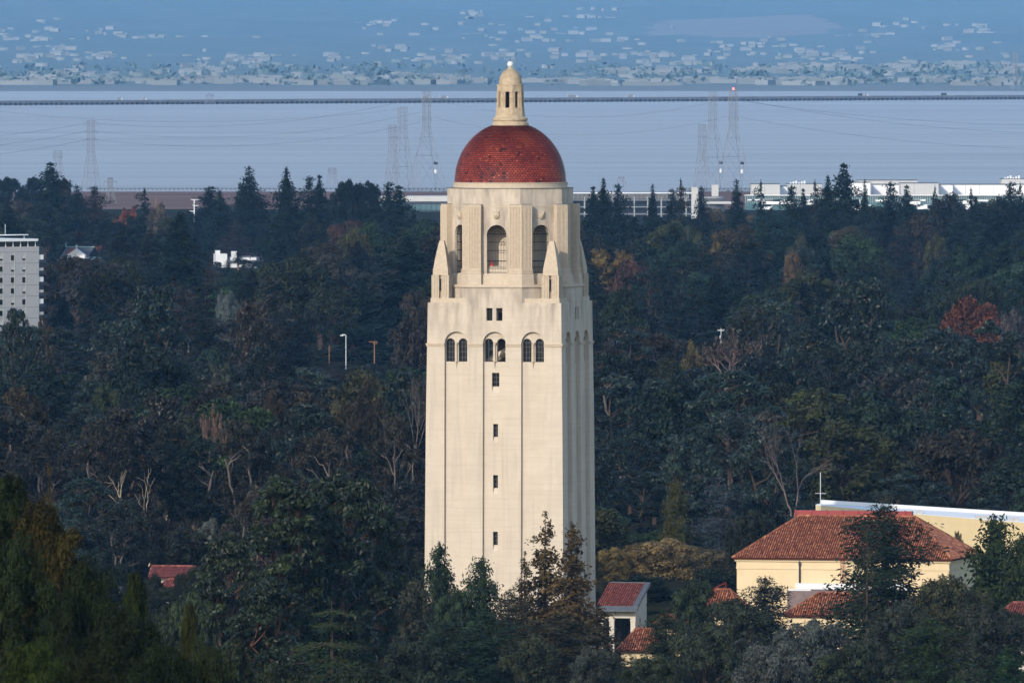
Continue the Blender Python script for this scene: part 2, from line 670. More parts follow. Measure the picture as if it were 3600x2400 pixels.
# haze: one closed box of even density round everything
hz = MB()
hz.box(-9500, 9500, -2500, 54500, -5, 600)
m_haze = bpy.data.materials.new('haze_air')
m_haze.use_nodes = True
nt = m_haze.node_tree
nt.nodes.remove(nt.nodes['Principled BSDF'])
pv = nt.nodes.new('ShaderNodeVolumePrincipled')
pv.inputs['Color'].default_value = (0.19, 0.49, 1.0, 1)
pv.inputs['Density'].default_value = 0.0000082
pv.inputs['Anisotropy'].default_value = -0.55
nt.links.new(pv.outputs[0], nt.nodes['Material Output'].inputs['Volume'])
hb = hz.build('haze', m_haze)
hb['kind'] = 'stuff'
hb.visible_shadow = True

# ------------------------------------------------------------------ the clock-less stone tower
TZ0 = 24.0
PHI = R(13.4)
tower = thing('bell_tower', 'tall cream stone bell tower with red tiled dome rising above the trees', 'tower', ((1794 - CXP) / FPX * 2000, 2000, TZ0), -PHI)
ZT = lambda z: z - TZ0


def ap(z):                       # half-width of the tapering shaft at absolute height z
    return float(np.interp(z, [20, 57.3, 75.4], [10.50, 10.24, 10.0]))


def side_T(k):                   # turn the front side (-Y) to side k of four
    return Matrix.Rotation(k * math.pi / 2, 4, 'Z')


def arch_profile(hw, z0, zs, n=12):
    """(u, z) outline of an arched opening, bottom left first, going round"""
    pts = [(-hw, z0), (hw, z0)]
    for i in range(n + 1):
        t = math.pi * i / n
        pts.append((hw * math.cos(t), zs + hw * math.sin(t)))
    return pts


def cut_prism(mb, prof, uc, y_out, y_in, T):
    """prism through a wall: prof in (u, z), y from y_out to y_in (numbers or functions of z)"""
    fo = y_out if callable(y_out) else (lambda z: y_out)
    fi = y_in if callable(y_in) else (lambda z: y_in)
    lo = [T @ Vector((uc + u, fo(z), ZT(z))) for u, z in prof]
    hi = [T @ Vector((uc + u, fi(z), ZT(z))) for u, z in prof]
    mb.prism(lo, hi)


def boolean(o, cutter):
    md = o.modifiers.new('cut', 'BOOLEAN')
    md.operation = 'DIFFERENCE'
    md.solver = 'EXACT'
    md.use_self = True
    md.object = cutter
    dg = bpy.context.evaluated_depsgraph_get()
    dg.update()
    me = bpy.data.meshes.new_from_object(o.evaluated_get(dg))
    o.modifiers.remove(md)
    o.data = me
    bpy.data.objects.remove(cutter)


def fix_normals(o):
    bm = bmesh.new()
    bm.from_mesh(o.data)
    bmesh.ops.remove_doubles(bm, verts=bm.verts, dist=1e-5)
    bmesh.ops.recalc_face_normals(bm, faces=bm.faces)
    bm.to_mesh(o.data)
    bm.free()


def sq(h, z):
    return [Vector((-h, -h, ZT(z))), Vector((h, -h, ZT(z))), Vector((h, h, ZT(z))), Vector((-h, h, ZT(z)))]


def octa(p, z):
    r = p / math.cos(math.pi / 8)
    return [Vector((r * math.cos(math.pi / 8 + i * math.pi / 4), r * math.sin(math.pi / 8 + i * math.pi / 4), ZT(z))) for i in range(8)]


PAN = (-5.75, 0.0, 5.75)          # centres of the three sunk panels of each side
PHW = 1.70                        # their half-width
# shaft
mb = MB()
zs_ = [20, 57.3, 75.4]
n0 = 0
for i in range(2):
    mb.prism(sq(ap(zs_[i]), zs_[i]), sq(ap(zs_[i + 1]), zs_[i + 1]), (i == 0, i == 1))
shaft = mb.build('shaft', M['stone'], tower)
fix_normals(shaft)
inner = MB()
inner.prism(sq(8.7, 21), sq(8.7, 75.0))
boolean(shaft, (lambda o: (fix_normals(o), o)[1])(inner.build('tmp', M['stone'], tower)))
c = MB()
for k in range(4):
    for u in PAN:
        cut_prism(c, arch_profile(PHW, 19, 69.5), u, -12.0, lambda z: -(ap(z) - 0.50), side_T(k))
co = c.build('tmp', M['stone'], tower)
fix_normals(co)
boolean(shaft, co)
c = MB()
SLITS = [(63.2, 65.2, 0.55), (55.85, 57.75, 0.36), (48.4, 50.3, 0.36), (40.1, 42.05, 0.36), (31.9, 33.8, 0.36)]
for k in range(4):
    for u in PAN:
        for s in (-1, 1):
            cut_prism(c, arch_profile(0.65, 66.8, 69.55), u + s * 0.94, -11.5, -8.0, side_T(k))
    for s in (-1, 1):
        cut_prism(c, [(-0.46, 72.8), (0.46, 72.8), (0.46, 74.65), (-0.46, 74.65)], s * 0.74, -11.5, -8.0, side_T(k))
    for z0, z1, hw in SLITS:
        cut_prism(c, [(-hw, z0), (hw, z0), (hw, z1), (-hw, z1)], 0.1, -11.5, -8.0, side_T(k))
        # slanting sill below each slit
        cut_prism(c, [(-hw, z0 - 0.9), (hw, z0 - 0.9), (hw, z0), (-hw, z0)], 0.1, -11.5, lambda z, a=z0: -(ap(z) - 0.505 - 0.42 * max(0.0, (z - a + 0.9) / 0.9)), side_T(k))
co = c.build('tmp', M['stone'], tower)
fix_normals(co)
boolean(shaft, co)

# string course across the piers of the shaft
for k in range(4):
    T = side_T(k)
    e = [-10.2] + sum([[u - PHW, u + PHW] for u in PAN], []) + [10.2]
    for i in range(0, 8, 2):
        a0, a1 = e[i], e[i + 1]
        a0 = -(ap(69.3) + 0.12) if i == 0 else a0
        a1 = ap(69.3) + 0.0 if i == 6 else a1
        mb = MB()
        mb.box(a0, a1, -(ap(69.3) + 0.12), -(ap(69.3) - 0.10), ZT(69.05), ZT(69.45), T)
        mb.box(a0 + (0 if i else -0.07), a1, -(ap(69.3) + 0.20), -(ap(69.3) + 0.12), ZT(69.30), ZT(69.45), T)
        mb.build('string_course', M['stone_trim'], tower)

# windows of the two sides in view
for k in (0, 1):
    T = side_T(k)
    for iu, u in enumerate(PAN):
        for s in (-1, 1):
            g = MB()
            pr = arch_profile(0.645, 66.8, 69.55)
            g.poly([T @ Vector((u + s * 0.94 + a, -9.0, ZT(z))) for a, z in pr])
            w = g.build('window', M['glass'] if iu != 1 else M['dark_in'], tower) if iu != 1 else None
            f = MB()
            for x in (-0.22, 0.22):
                f.bar(T @ Vector((u + s * 0.94 + x, -9.06, ZT(66.8))), T @ Vector((u + s * 0.94 + x, -9.06, ZT(70.1))), 0.035)
            for z in (67.4, 68.2, 69.0, 69.6):
                f.bar(T @ Vector((u + s * 0.94 - 0.64, -9.06, ZT(z))), T @ Vector((u + s * 0.94 + 0.64, -9.06, ZT(z))), 0.03)
            if w is not None:
                f.build('glazing_bars', M['iron'] if False else M['flash'], w)
        # column between the two lights with a keel below
        cl = MB()
        cl.lathe([(0.15, ZT(66.8)), (0.20, ZT(66.86)), (0.14, ZT(67.0)), (0.125, ZT(69.1)), (0.20, ZT(69.3)), (0.24, ZT(69.5)), (0.24, ZT(69.62))], 10, u, -(ap(68) - 0.34))
        for vi in range(len(cl.v)):
            cl.v[vi] = tuple(T @ Vector(cl.v[vi]))
        y = -(ap(66) - 0.50)
        cl.prism([T @ Vector((u - 0.02, y, ZT(65.7))), T @ Vector((u + 0.02, y, ZT(65.7))), T @ Vector((u, y + 0.02, ZT(65.7)))],
                 [T @ Vector((u - 0.16, y + 0.02, ZT(66.79))), T @ Vector((u + 0.16, y + 0.02, ZT(66.79))), T @ Vector((u, y - 0.26, ZT(66.79)))])
        cl.build('window_column', M['stone_trim'], tower)
    for s in (-1, 1):
        g = MB()
        g.poly([T @ Vector((s * 0.74 + a, -9.3, ZT(z))) for a, z in ((-0.46, 72.8), (0.46, 72.8), (0.46, 74.65), (-0.46, 74.65))])
        w = g.build('window', M['glass'], tower) if s < 0 else None
    for z0, z1, hw in SLITS:
        g = MB()
        g.poly([T @ Vector((0.1 + a, -9.15, ZT(z))) for a, z in ((-hw, z0), (hw, z0), (hw, z1), (-hw, z1))])
        w = g.build('window', M['glass'], tower)
        f = MB()
        for q in (0.33, 0.66):
            f.bar(T @ Vector((0.1 - hw, -9.2, ZT(z0 + (z1 - z0) * q))), T @ Vector((0.1 + hw, -9.2, ZT(z0 + (z1 - z0) * q))), 0.03)
        f.bar(T @ Vector((0.1, -9.2, ZT(z0))), T @ Vector((0.1, -9.2, ZT(z1))), 0.035)
        f.build('glazing_bars', M['flash'], w)
st = MB()                          # the stair seen through the unglazed middle lights
st.bar((-4, -6.6, ZT(65.2)), (4.2, -6.6, ZT(70.2)), 0.55)
st.bar((4.0, -7.4, ZT(72.3)), (-1.0, -7.4, ZT(75.0)), 0.30)
st.build('stair', M['core'], tower)

# octagon between the shoulders, its moulding and the corner steps
mb = MB()
mb.prism(octa(10.0, 75.4), octa(9.97, 77.6), (False, False))
mb.build('octagon_wall', M['stone'], tower)
mb = MB()
pr = [(9.9, 77.55), (10.12, 77.60), (10.17, 77.75), (10.12, 77.9), (10.02, 77.94), (10.02, 78.05)]
for i in range(len(pr) - 1):
    mb.prism(octa(*pr[i]), octa(*pr[i + 1]), (i == 0, i == len(pr) - 2))
mb.build('octagon_moulding', M['stone_trim'], tower)
for sx in (-1, 1):
    for sy in (-1, 1):
        mb = MB()
        mb.box(min(sx * 9.66, sx * 4.4), max(sx * 9.66, sx * 4.4), min(sy * 9.66, sy * 4.4), max(sy * 9.66, sy * 4.4), ZT(75.402), ZT(76.05))
        mb.build('corner_plinth', M['stone_trim'], tower)

# corner pinnacles
pin = MB()
hb_ = 1.30


def fluted_square(mb, h, z0, z1, nfl, depth=0.07, slot=None):
    """square pier with fluted sides"""
    for k in range(4):
        T = Matrix.Rotation(k * math.pi / 2, 4, 'Z')
        xs = [-h]
        for i in range(nfl):
            a = -h + 0.12 + (2 * h - 0.24) * i / nfl
            w_ = (2 * h - 0.24) / nfl
            xs += [(a + 0.25 * w_, 1), (a + 0.75 * w_, 1), (a + w_, 0)]
        pts = [(-h, 0)]
        for q in xs[1:]:
            if slot and abs(q[0]) < slot:
                continue
            pts.append((q[0], q[1] * depth))
        pts.append((h, 0))
        if slot:
            pts = sorted(pts + [(-slot, 0), (-slot + 0.001, 0.5), (slot - 0.001, 0.5), (slot, 0)])
        for i in range(len(pts) - 1):
            (x0, d0), (x1, d1) = pts[i], pts[i + 1]
            mb.poly([T @ Vector((x0, -h + d0, z0)), T @ Vector((x1, -h + d1, z0)), T @ Vector((x1, -h + d1, z1)), T @ Vector((x0, -h + d0, z1))])
    mb.poly([(-h, -h, z1), (h, -h, z1), (h, h, z1), (-h, h, z1)])


def sqr(h, z):
    return [(-h, -h, z), (h, -h, z), (h, h, z), (-h, h, z)]


B0 = 76.05
fluted_square(pin, hb_, 0, 79.4 - B0, 9, 0.08, 0.17)
pin.prism(sqr(1.13, 79.4 - B0), sqr(1.12, 80.3 - B0))
zc = 80.3 - B0
steps = 10
for i in range(steps):
    q = i / steps
    h = 1.08 * (1 - q) ** 0.85 + 0.27 * q
    h2 = 1.08 * (1 - (i + 0.9) / steps) ** 0.85 + 0.27 * (i + 0.9) / steps
    z1 = zc + (84.4 - 80.3) / steps
    pin.prism(sqr(h, zc), sqr((h + h2) / 2, z1))
    zc = z1
pin_me = pin.mesh('pinnacle', M['stone_trim'])
slit = MB()
for k in (0,):
    T = Matrix.Rotation(k * math.pi / 2, 4, 'Z')
    slit.poly([T @ Vector((-0.168, -hb_ + 0.12, 1.15)), T @ Vector((0.168, -hb_ + 0.12, 1.15)), T @ Vector((0.168, -hb_ + 0.12, 2.8)), T @ Vector((-0.168, -hb_ + 0.12, 2.8))])
slit_me = slit.mesh('slit', M['glass'])
for sx in (-1, 1):
    for sy in (-1, 1):
        o = bpy.data.objects.new('pinnacle', pin_me)
        COL.objects.link(o)
        o.parent = tower
        o.location = (sx * 8.25, sy * 8.25, ZT(B0))
        for k in range(4):
            s = bpy.data.objects.new('slit', slit_me)
            COL.objects.link(s)
            s.parent = o
            s.rotation_euler = (0, 0, k * math.pi / 2)

# belfry: octagonal wall with eight arched openings
mb = MB()
mb.prism(octa(8.62, 78.0), octa(8.62, 92.03))
bel = mb.build('belfry_wall', M['stone'], tower)
fix_normals(bel)
c = MB()
c.prism(octa(7.75, 79.55), octa(7.75, 90.2))
co = c.build('tmp', M['stone'], tower)
fix_normals(co)
boolean(bel, co)
c = MB()
for k in range(8):
    T = Matrix.Rotation(k * math.pi / 4, 4, 'Z')
    cut_prism(c, arch_profile(1.475, 79.65, 85.25, 16), 0, -9.5, -7.0, T)
co = c.build('tmp', M['stone'], tower)
fix_normals(co)
boolean(bel, co)
mb = MB()
mb.prism(octa(4.9, 79.55), octa(4.9, 90.25))
mb.build('belfry_core', M['core'], tower)
mb = MB()                          # sloping base below the openings
mb.prism(octa(9.30, 78.05), octa(9.05, 79.2), (False, False))
mb.prism(octa(9.05, 79.2), octa(8.70, 79.62), (False, True))
mb.build('belfry_base', M['stone_trim'], tower)
mb = MB()
mb.prism(octa(8.75, 92.03), octa(8.75, 92.10))
mb.build('drum_flashing', M['flash'], tower)
mb = MB()
mb.prism(octa(8.66, 89.32), octa(8.66, 89.45), (True, True))
mb.build('frieze_band', M['stone_trim'], tower)


def bent_pier(mb, p_out, p_in, hw, z0, z1, nfl=0, fdep=0.10, margin=0.10, p_out2=None, hw2=None):
    """pier that wraps an octagon corner (the corner between side 0 and side 1); hw along each side from the corner"""
    def plan(po, h):
        th = math.pi / 8
        c = Vector((po * math.tan(th), -po))           # corner in the frame of the front side
        ua = Vector((-1, 0))                           # along the front side, away from the corner
        na = Vector((0, -1))
        rot = Matrix.Rotation(math.pi / 4, 2)
        ub = rot @ Vector((1, 0))
        nb = rot @ Vector((0, -1))
        pts = []
        prof = [(h, 0)]
        if nfl:
            w = (h - 2 * margin) / nfl
            for i in range(nfl):
                a = h - margin - i * w
                prof += [(a - 0.10 * w, 0), (a - 0.30 * w, fdep), (a - 0.70 * w, fdep), (a - 0.90 * w, 0)]
        for s, d in prof:
            pts.append(c + ua * s - na * d)
        pts.append(c)
        for s, d in reversed(prof):
            pts.append(c + ub * s - nb * d)
        ci = Vector((p_in * math.tan(th), -p_in))
        pts.append(Vector(c + ub * h - nb * (po - p_in)))
        pts.append(ci)
        pts.append(Vector(c + ua * h - na * (po - p_in)))
        return pts
    a = plan(p_out, hw)
    b = plan(p_out if p_out2 is None else p_out2, hw if hw2 is None else hw2)
    mb.prism([(q.x, q.y, ZT(z0)) for q in a], [(q.x, q.y, ZT(z1)) for q in b])


pl = MB()
bent_pier(pl, 9.95, 8.5, 2.12, 78.052, 79.45, p_out2=9.80, hw2=2.0)
bent_pier(pl, 9.80, 8.5, 2.0, 79.45, 79.62, p_out2=9.72, hw2=1.96)
bent_pier(pl, 9.78, 8.5, 1.96, 79.62, 79.85)
bent_pier(pl, 9.66, 8.5, 1.88, 79.85, 80.0)
bent_pier(pl, 9.72, 8.5, 1.92, 80.0, 80.2)
bent_pier(pl, 9.63, 8.5, 1.86, 80.2, 80.35)
bent_pier(pl, 9.58, 8.5, 1.82, 80.35, 89.38, nfl=7, fdep=0.08)
bent_pier(pl, 9.52, 8.5, 1.80, 89.38, 89.70)
pl_me = pl.mesh('pilaster', M['stone_trim'])
capm = MB()
bent_pier(capm, 9.54, 8.5, 1.82, 89.70, 89.76)
cap_me = capm.mesh('pilaster_cap', M['flash'])

# carved head over each opening
hd_ = bmesh.new()
bmesh.ops.create_icosphere(hd_, subdivisions=3, radius=0.5)
rg = random.Random(4)
for v in hd_.verts:
    x, y, z = v.co
    r = 1.0
    a = math.atan2(z, x)
    if math.hypot(x, z) > 0.33:
        r += 0.16 * math.sin(a * 9)                                  # mane
    face = -y
    if face > 0.2:
        r += 0.28 * math.exp(-((x / 0.10) ** 2 + ((z + 0.03) / 0.13) ** 2))     # muzzle
        r += 0.16 * math.exp(-((abs(x) - 0.17) ** 2 / 0.005 + (z - 0.17) ** 2 / 0.006))   # brows
        r -= 0.20 * math.exp(-((abs(x) - 0.17) ** 2 / 0.004 + (z - 0.07) ** 2 / 0.004))   # eyes
        r -= 0.20 * math.exp(-((x / 0.16) ** 2 + ((z + 0.22) / 0.04) ** 2))               # mouth
    for ex in (-0.3, 0.3):
        r += 0.35 * math.exp(-(((x - ex) / 0.09) ** 2 + ((z - 0.36) / 0.09) ** 2))        # ears
    v.co = Vector((x * r * 0.95, y * r * 0.75, z * r * 1.12))
head_me = bpy.data.meshes.new('lion_head')
hd_.to_mesh(head_me)
hd_.free()
head_me.materials.append(M['stone_trim'])

gr = MB()
for i in range(13):
    x = -1.40 + 2.8 * i / 12
    top = 85.25 + math.sqrt(max(0, 1.45 ** 2 - x * x))
    gr.bar((x, -8.25, ZT(79.66)), (x, -8.25, ZT(top)), 0.018)
for z in (79.8, 80.55, 81.45, 83.0, 84.2, 85.4):
    w = 1.45 if z < 85.25 else math.sqrt(1.45 ** 2 - (z - 85.25) ** 2)
    gr.bar((-w, -8.25, ZT(z)), (w, -8.25, ZT(z)), 0.045 if z != 81.45 else 0.07)
for rr in (1.42, 1.0, 0.6):
    for i in range(10):
        t0, t1 = math.pi * i / 10, math.pi * (i + 1) / 10
        gr.bar((rr * math.cos(t0), -8.25, ZT(85.25 + rr * math.sin(t0))), (rr * math.cos(t1), -8.25, ZT(85.25 + rr * math.sin(t1))), 0.04)
gr_me = gr.mesh('window_grille', M['iron'])
for k in range(8):
    rz = k * math.pi / 4
    o = bpy.data.objects.new('pilaster', pl_me)
    COL.objects.link(o)
    o.parent = tower
    o.rotation_euler = (0, 0, rz)
    q = bpy.data.objects.new('pilaster_cap', cap_me)
    COL.objects.link(q)
    q.parent = o
    o = bpy.data.objects.new('window_grille', gr_me)
    COL.objects.link(o)
    o.parent = tower
    o.rotation_euler = (0, 0, rz)
    o = bpy.data.objects.new('lion_head', head_me)
    COL.objects.link(o)
    o.parent = tower
    o.rotation_euler = (0, 0, rz)
    o.location = (8.66 * math.sin(rz), -8.66 * math.cos(rz), ZT(88.15))

# ring below the dome, dome
mb = MB()
mb.lathe([(8.30, ZT(92.10)), (8.40, ZT(92.10)), (8.40, ZT(92.78)), (8.46, ZT(92.78)), (8.46, ZT(92.86)), (8.0, ZT(92.9))], 96)
mb.build('dome_ring', M['stone_trim'], tower)


def lathe_tiles(prof, w, row, lift, rng, spread=0.22, base=0.5, n_fixed=None, course_shade=False):
    """scale tiles over a turned surface; prof: (r, z) from the bottom up"""
    pts = np.array(prof)
    seg = np.hypot(*(pts[1:] - pts[:-1]).T)
    s = np.concatenate([[0], np.cumsum(seg)])
    mb = MB()
    k = 0
    patch = rng.uniform(0, 6.28, 6)
    for i in range(int(s[-1] / row)):
        s0 = i * row

        def at(ss, th, up):
            r = float(np.interp(ss, s, pts[:, 0]))
            z = float(np.interp(ss, s, pts[:, 1]))
            r2 = float(np.interp(min(ss + 0.05, s[-1]), s, pts[:, 0]))
            z2 = float(np.interp(min(ss + 0.05, s[-1]), s, pts[:, 1]))
            t = Vector((r2 - r, z2 - z))
            t = t.normalized() if t.length > 0 else Vector((0, 1))
            r += t.y * up
            z -= t.x * up
            return (r * math.cos(th), r * math.sin(th), z)
        r0 = float(np.interp(s0, s, pts[:, 0]))
        n = n_fixed or max(8, int(2 * math.pi * r0 / w))
        dt = 2 * math.pi / n
        for j in range(n):
            th = (j + 0.5 * (i % 2)) * dt
            l2 = lift * (0.85 + 0.5 * rng.random())
            g = 0.44
            pp = [at(s0 + row * 1.25, th - dt * g, 0.0), at(s0 + row * 0.35, th - dt * g, l2 * 0.75), at(s0, th - dt * 0.24, l2),
                  at(s0 - row * 0.06, th, l2), at(s0, th + dt * 0.24, l2), at(s0 + row * 0.35, th + dt * g, l2 * 0.75), at(s0 + row * 1.25, th + dt * g, 0.0)]
            bl = 0.12 * math.sin(3 * th + patch[0]) * math.sin(0.35 * i + patch[1]) + 0.10 * math.sin(7 * th + patch[2] + 0.2 * i)
            tn = base + spread * rng.normal() * 0.8 + bl
            if rng.random() < 0.035:
                tn = 0.02 + 0.1 * rng.random()
            if rng.random() < 0.035:
                tn = 0.9
            tn = min(1, max(0, tn))
            if course_shade:
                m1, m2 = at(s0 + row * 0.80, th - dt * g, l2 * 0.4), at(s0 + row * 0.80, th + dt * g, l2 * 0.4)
                mb.poly([pp[0], m1, m2, pp[6]], tn * 0.12)  # shadow line between tile courses painted as a dark upper strip
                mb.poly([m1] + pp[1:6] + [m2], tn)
            else:
                mb.poly(pp, tn)
    return mb


DB = 92.88
dome_prof = []
for i in range(41):
    h = 8.28 * i / 40
    dome_prof.append((8.10 * math.sqrt(1 - (h / 8.80) ** 2), ZT(DB + h)))
mb = MB()
mb.lathe(dome_prof, 96)
dome = mb.build('dome', M['dome_under'], tower)
tl = lathe_tiles(dome_prof, 0.46, 0.31, 0.12, np.random.default_rng(11), spread=0.13, base=0.52, n_fixed=104, course_shade=True)
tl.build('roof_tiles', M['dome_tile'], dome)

# lantern
ln = MB()
ln.lathe([(2.55, ZT(101.0)), (2.68, ZT(101.1)), (2.70, ZT(101.45)), (2.62, ZT(101.6)), (2.42, ZT(101.68)), (2.40, ZT(101.8)), (2.52, ZT(101.85)), (2.58, ZT(102.0)), (2.56, ZT(102.2)), (2.40, ZT(102.3)), (2.28, ZT(102.34)), (2.2, ZT(102.6))], 48)
for a, b in (((2.02, 102.45), (1.93, 103.75)),):
    ln.prism(octa(*a), octa(*b))
lant = ln.build('lantern', M['lantern'], tower)
ln = MB()
ln.prism(octa(1.82, 106.1), octa(1.80, 107.0))
ln.prism(octa(1.87, 107.0), octa(1.87, 107.14))
ln.build('lantern_head', M['lantern'], lant)
lp = MB()
bent_pier(lp, 1.93, 1.45, 0.49, 103.75, 104.0, p_out2=1.90, hw2=0.47)
bent_pier(lp, 1.88, 1.45, 0.46, 104.0, 106.1, nfl=2, fdep=0.05, margin=0.05, p_out2=1.84, hw2=0.45)
lp_me = lp.mesh('lantern_pier', M['lantern'])
for k in range(8):
    o = bpy.data.objects.new('lantern_pier', lp_me)
    COL.objects.link(o)
    o.parent = lant
    o.rotation_euler = (0, 0, k * math.pi / 4)
lb = MB()
lb.prism(octa(0.7, 103.7), octa(0.7, 106.15))
lb.build('lantern_core', M['dark_in'], lant)
cap_prof = []
for i in range(15):
    q = i / 14
    cap_prof.append((1.66 * math.sqrt(max(0.0, 1 - (q * 0.965) ** 2.2)) + 0.0, ZT(107.14 + 2.25 * q)))
mb = MB()
mb.lathe(cap_prof, 32)
capo = mb.build('lantern_cap', M['lantern'], lant)
lathe_tiles(cap_prof, 0.4, 0.30, 0.055, np.random.default_rng(2), n_fixed=22).build('cap_scales', M['lantern'], capo)
mb = MB()
mb.lathe([(0.42, ZT(109.2)), (0.55, ZT(109.35)), (0.50, ZT(109.45)), (0.36, ZT(109.52)), (0.34, ZT(109.64))], 24)
mb.build('finial_neck', M['lantern'], lant)
mb = MB()
mb.lathe([(0.30 if i == 0 else max(0.01, 0.46 * math.sin(math.pi * (0.18 + 0.82 * i / 12))), ZT(110.08 - 0.46 * math.cos(math.pi * (0.18 + 0.82 * i / 12)))) for i in range(13)], 24)
ball = mb.build('finial_ball', M['white'], lant)
for p in ball.data.polygons:
    p.use_smooth = True
mb = MB()
mb.bar((0, 0, ZT(110.5)), (0, 0, ZT(111.1)), 0.03)
mb.build('lightning_rod', M['iron'], lant)

cn = MB()
cn.box(-0.3, 0.3, -0.3, 0.3, 0, 0.06)
cn.lathe([(0.24, 0.06), (0.05, 0.95), (0.03, 1.0)], 12)
Tt = tower.matrix_basis
o = cn.build('traffic_cone', M['cone'], None, Matrix.Translation(tower.location) @ Matrix.Rotation(-PHI, 4, 'Z') @ Vector((-1.0, -7.4, ZT(80.7))))
tag(o, 'small red cone standing inside the belfry arch facing the viewer', 'cone')
lg = MB()
lg.box(-2.2, 2.2, -7.72, -7.0, ZT(79.56), ZT(80.69))
lg.build('belfry_bench', M['core'], tower)

# ------------------------------------------------------------------ buildings near the tower


def barrel_slope(mb, poly3, colw=0.34, rowh=0.46, rng=None, lift=0.09, spread=0.23, base=0.48):
    """clay barrel tiles over a planar slope. poly3: eave A, eave B, then the upper corners (3 or 4 points, in order)"""
    rng = rng or np.random.default_rng(1)
    A, B = Vector(poly3[0]), Vector(poly3[1])
    e = (B - A).normalized()
    nrm = (B - A).cross(Vector(poly3[2]) - A).normalized()
    if nrm.z < 0:
        nrm = -nrm
    s = nrm.cross(e).normalized()
    if s.z < 0:
        s = -s
    uv = [((Vector(p) - A).dot(e), (Vector(p) - A).dot(s)) for p in poly3]
    U0, U1 = min(u for u, _ in uv), max(u for u, _ in uv)
    V1 = max(v for _, v in uv)

    def span(v):
        xs = []
        k = len(uv)
        for i in range(k):
            (u0, v0), (u1, v1) = uv[i], uv[(i + 1) % k]
            if (v0 <= v < v1) or (v1 <= v < v0):
                xs.append(u0 + (u1 - u0) * (v - v0) / (v1 - v0))
        return (min(xs), max(xs)) if len(xs) >= 2 else None
    v = 0.0
    while v < V1:
        sp = span(min(v + rowh * 0.5, V1 - 1e-3))
        if sp:
            c0 = int(math.ceil((sp[0] - U0) / colw - 0.3))
            c1 = int((sp[1] - U0) / colw - 0.2)
            for c in range(c0, c1 + 1):
                u = U0 + c * colw
                tn = min(1, max(0, base + spread * rng.normal()))
                hw = colw * 0.33
                l2 = lift * (0.9 + 0.25 * rng.random())
                up, dn = min(v + rowh * 1.1, V1), v - 0.03
                pts = []
                for (du, h) in ((-hw, 0.0), (-hw * 0.6, 0.8), (hw * 0.6, 0.8), (hw, 0.0)):
                    pts.append((A + e * (u + du) + s * dn + nrm * (0.035 + l2 * h + 0.03), A + e * (u + du * 0.85) + s * up + nrm * (0.01 + l2 * h * 0.85)))
                n = len(mb.v)
                for lo, hi in pts:
                    mb.v.append(tuple(lo))
                    mb.v.append(tuple(hi))
                for q in range(3):
                    a = n + 2 * q
                    mb.f.append((a, a + 2, a + 3, a + 1))
                    mb.t.append(tn)
                mb.f.append((n, n + 2, n + 4, n + 6))
                mb.t.append(tn * 0.6)
        v += rowh


def hip_roof(name, parent, w, dp, z0, z1, over, ridge, m_tile, seed, hip=True, ridge_shift=0.0):
    """hip roof over a w x dp plan (front at y=0, back at y=dp), ridge length «ridge»"""
    x0, x1, y0, y1 = -w / 2 - over, w / 2 + over, -over, dp + over
    ym = (y0 + y1) / 2
    a, b = Vector((-ridge / 2 + ridge_shift, ym, z1)), Vector((ridge / 2 + ridge_shift, ym, z1))
    c = [Vector((x0, y0, z0)), Vector((x1, y0, z0)), Vector((x1, y1, z0)), Vector((x0, y1, z0))]
    u = MB()
    u.poly([c[0], c[1], b, a])
    u.poly([c[1], c[2], b])
    u.poly([c[2], c[3], a, b])
    u.poly([c[3], c[0], a])
    u.poly([c[3], c[2], c[1], c[0]])
    u.prism([p - Vector((0, 0, 0.22)) for p in c], [p - Vector((0, 0, 0.003)) for p in c])
    ro = u.build(name, M['roof_under'], parent)
    t = MB()
    rng = np.random.default_rng(seed)
    barrel_slope(t, [c[0], c[1], b, a], rng=rng)
    barrel_slope(t, [c[1], c[2], b], rng=rng)
    barrel_slope(t, [c[3], c[0], a], rng=rng)
    t.build('roof_tiles', m_tile, ro)
    rd = MB()
    for p, q in ((a, b), (c[0], a), (c[1], b), (c[2], b), (c[3], a)):
        n = max(2, int((q - p).length / 0.5))
        for i in range(n):
            rd.bar(p.lerp(q, i / n) + Vector((0, 0, 0.06)), p.lerp(q, (i + 1) / n) + Vector((0, 0, 0.10)), 0.16, 0.13, 6)
            rd.t[-8:] = [float(min(1, max(0, 0.45 + 0.22 * rng.normal())))] * 8
    rd.build('ridge_tiles', m_tile, ro)
    return ro


# the long hip-roofed hall
HL = P(2591, 1963, 1955)          # near top corner of the front wall, far end from the tower
hall_w = 31.0
hc = Vector((HL.x + math.cos(PHI) * hall_w / 2, HL.y - math.sin(PHI) * hall_w / 2, 24.0))
hall = thing('hip_roofed_hall', 'long yellow stuccoed hall with broad orange clay hip roof behind the dark pines', 'building', hc, -PHI)
WT = 39.6 - 24
b = MB()
b.box(-hall_w / 2, hall_w / 2, 0, 20, 0, WT)
b.build('wall', M['cream'], hall)
b = MB()
for k, (z0, z1, o) in enumerate(((WT - 1.5, WT - 1.25, 0.10), (WT - 1.25, WT - 0.4, 0.05), (WT - 0.4, WT - 0.1, 0.28))):
    b.box(-hall_w / 2 - o, hall_w / 2 + o, -o, 20 + o, z0, z1 - 0.004)
b.build('cornice', M['cream'], hall)
roof = hip_roof('roof', hall, hall_w, 20, WT + 0.1, 45.35 - 24, 0.55, 17.0, M['roof_tile'], 3)
b = MB()
b.bar((-12.9 + 16, -0.2, WT - 0.2), (-12.9 + 16, -0.2, 7), 0.13)
b.v = [(x - 9.35, y, z) for x, y, z in b.v]
b.box(-6.40, -6.06, -0.38, -0.02, WT - 0.9, WT - 0.5)
b.build('downpipe', M['navy'], hall)
b = MB()
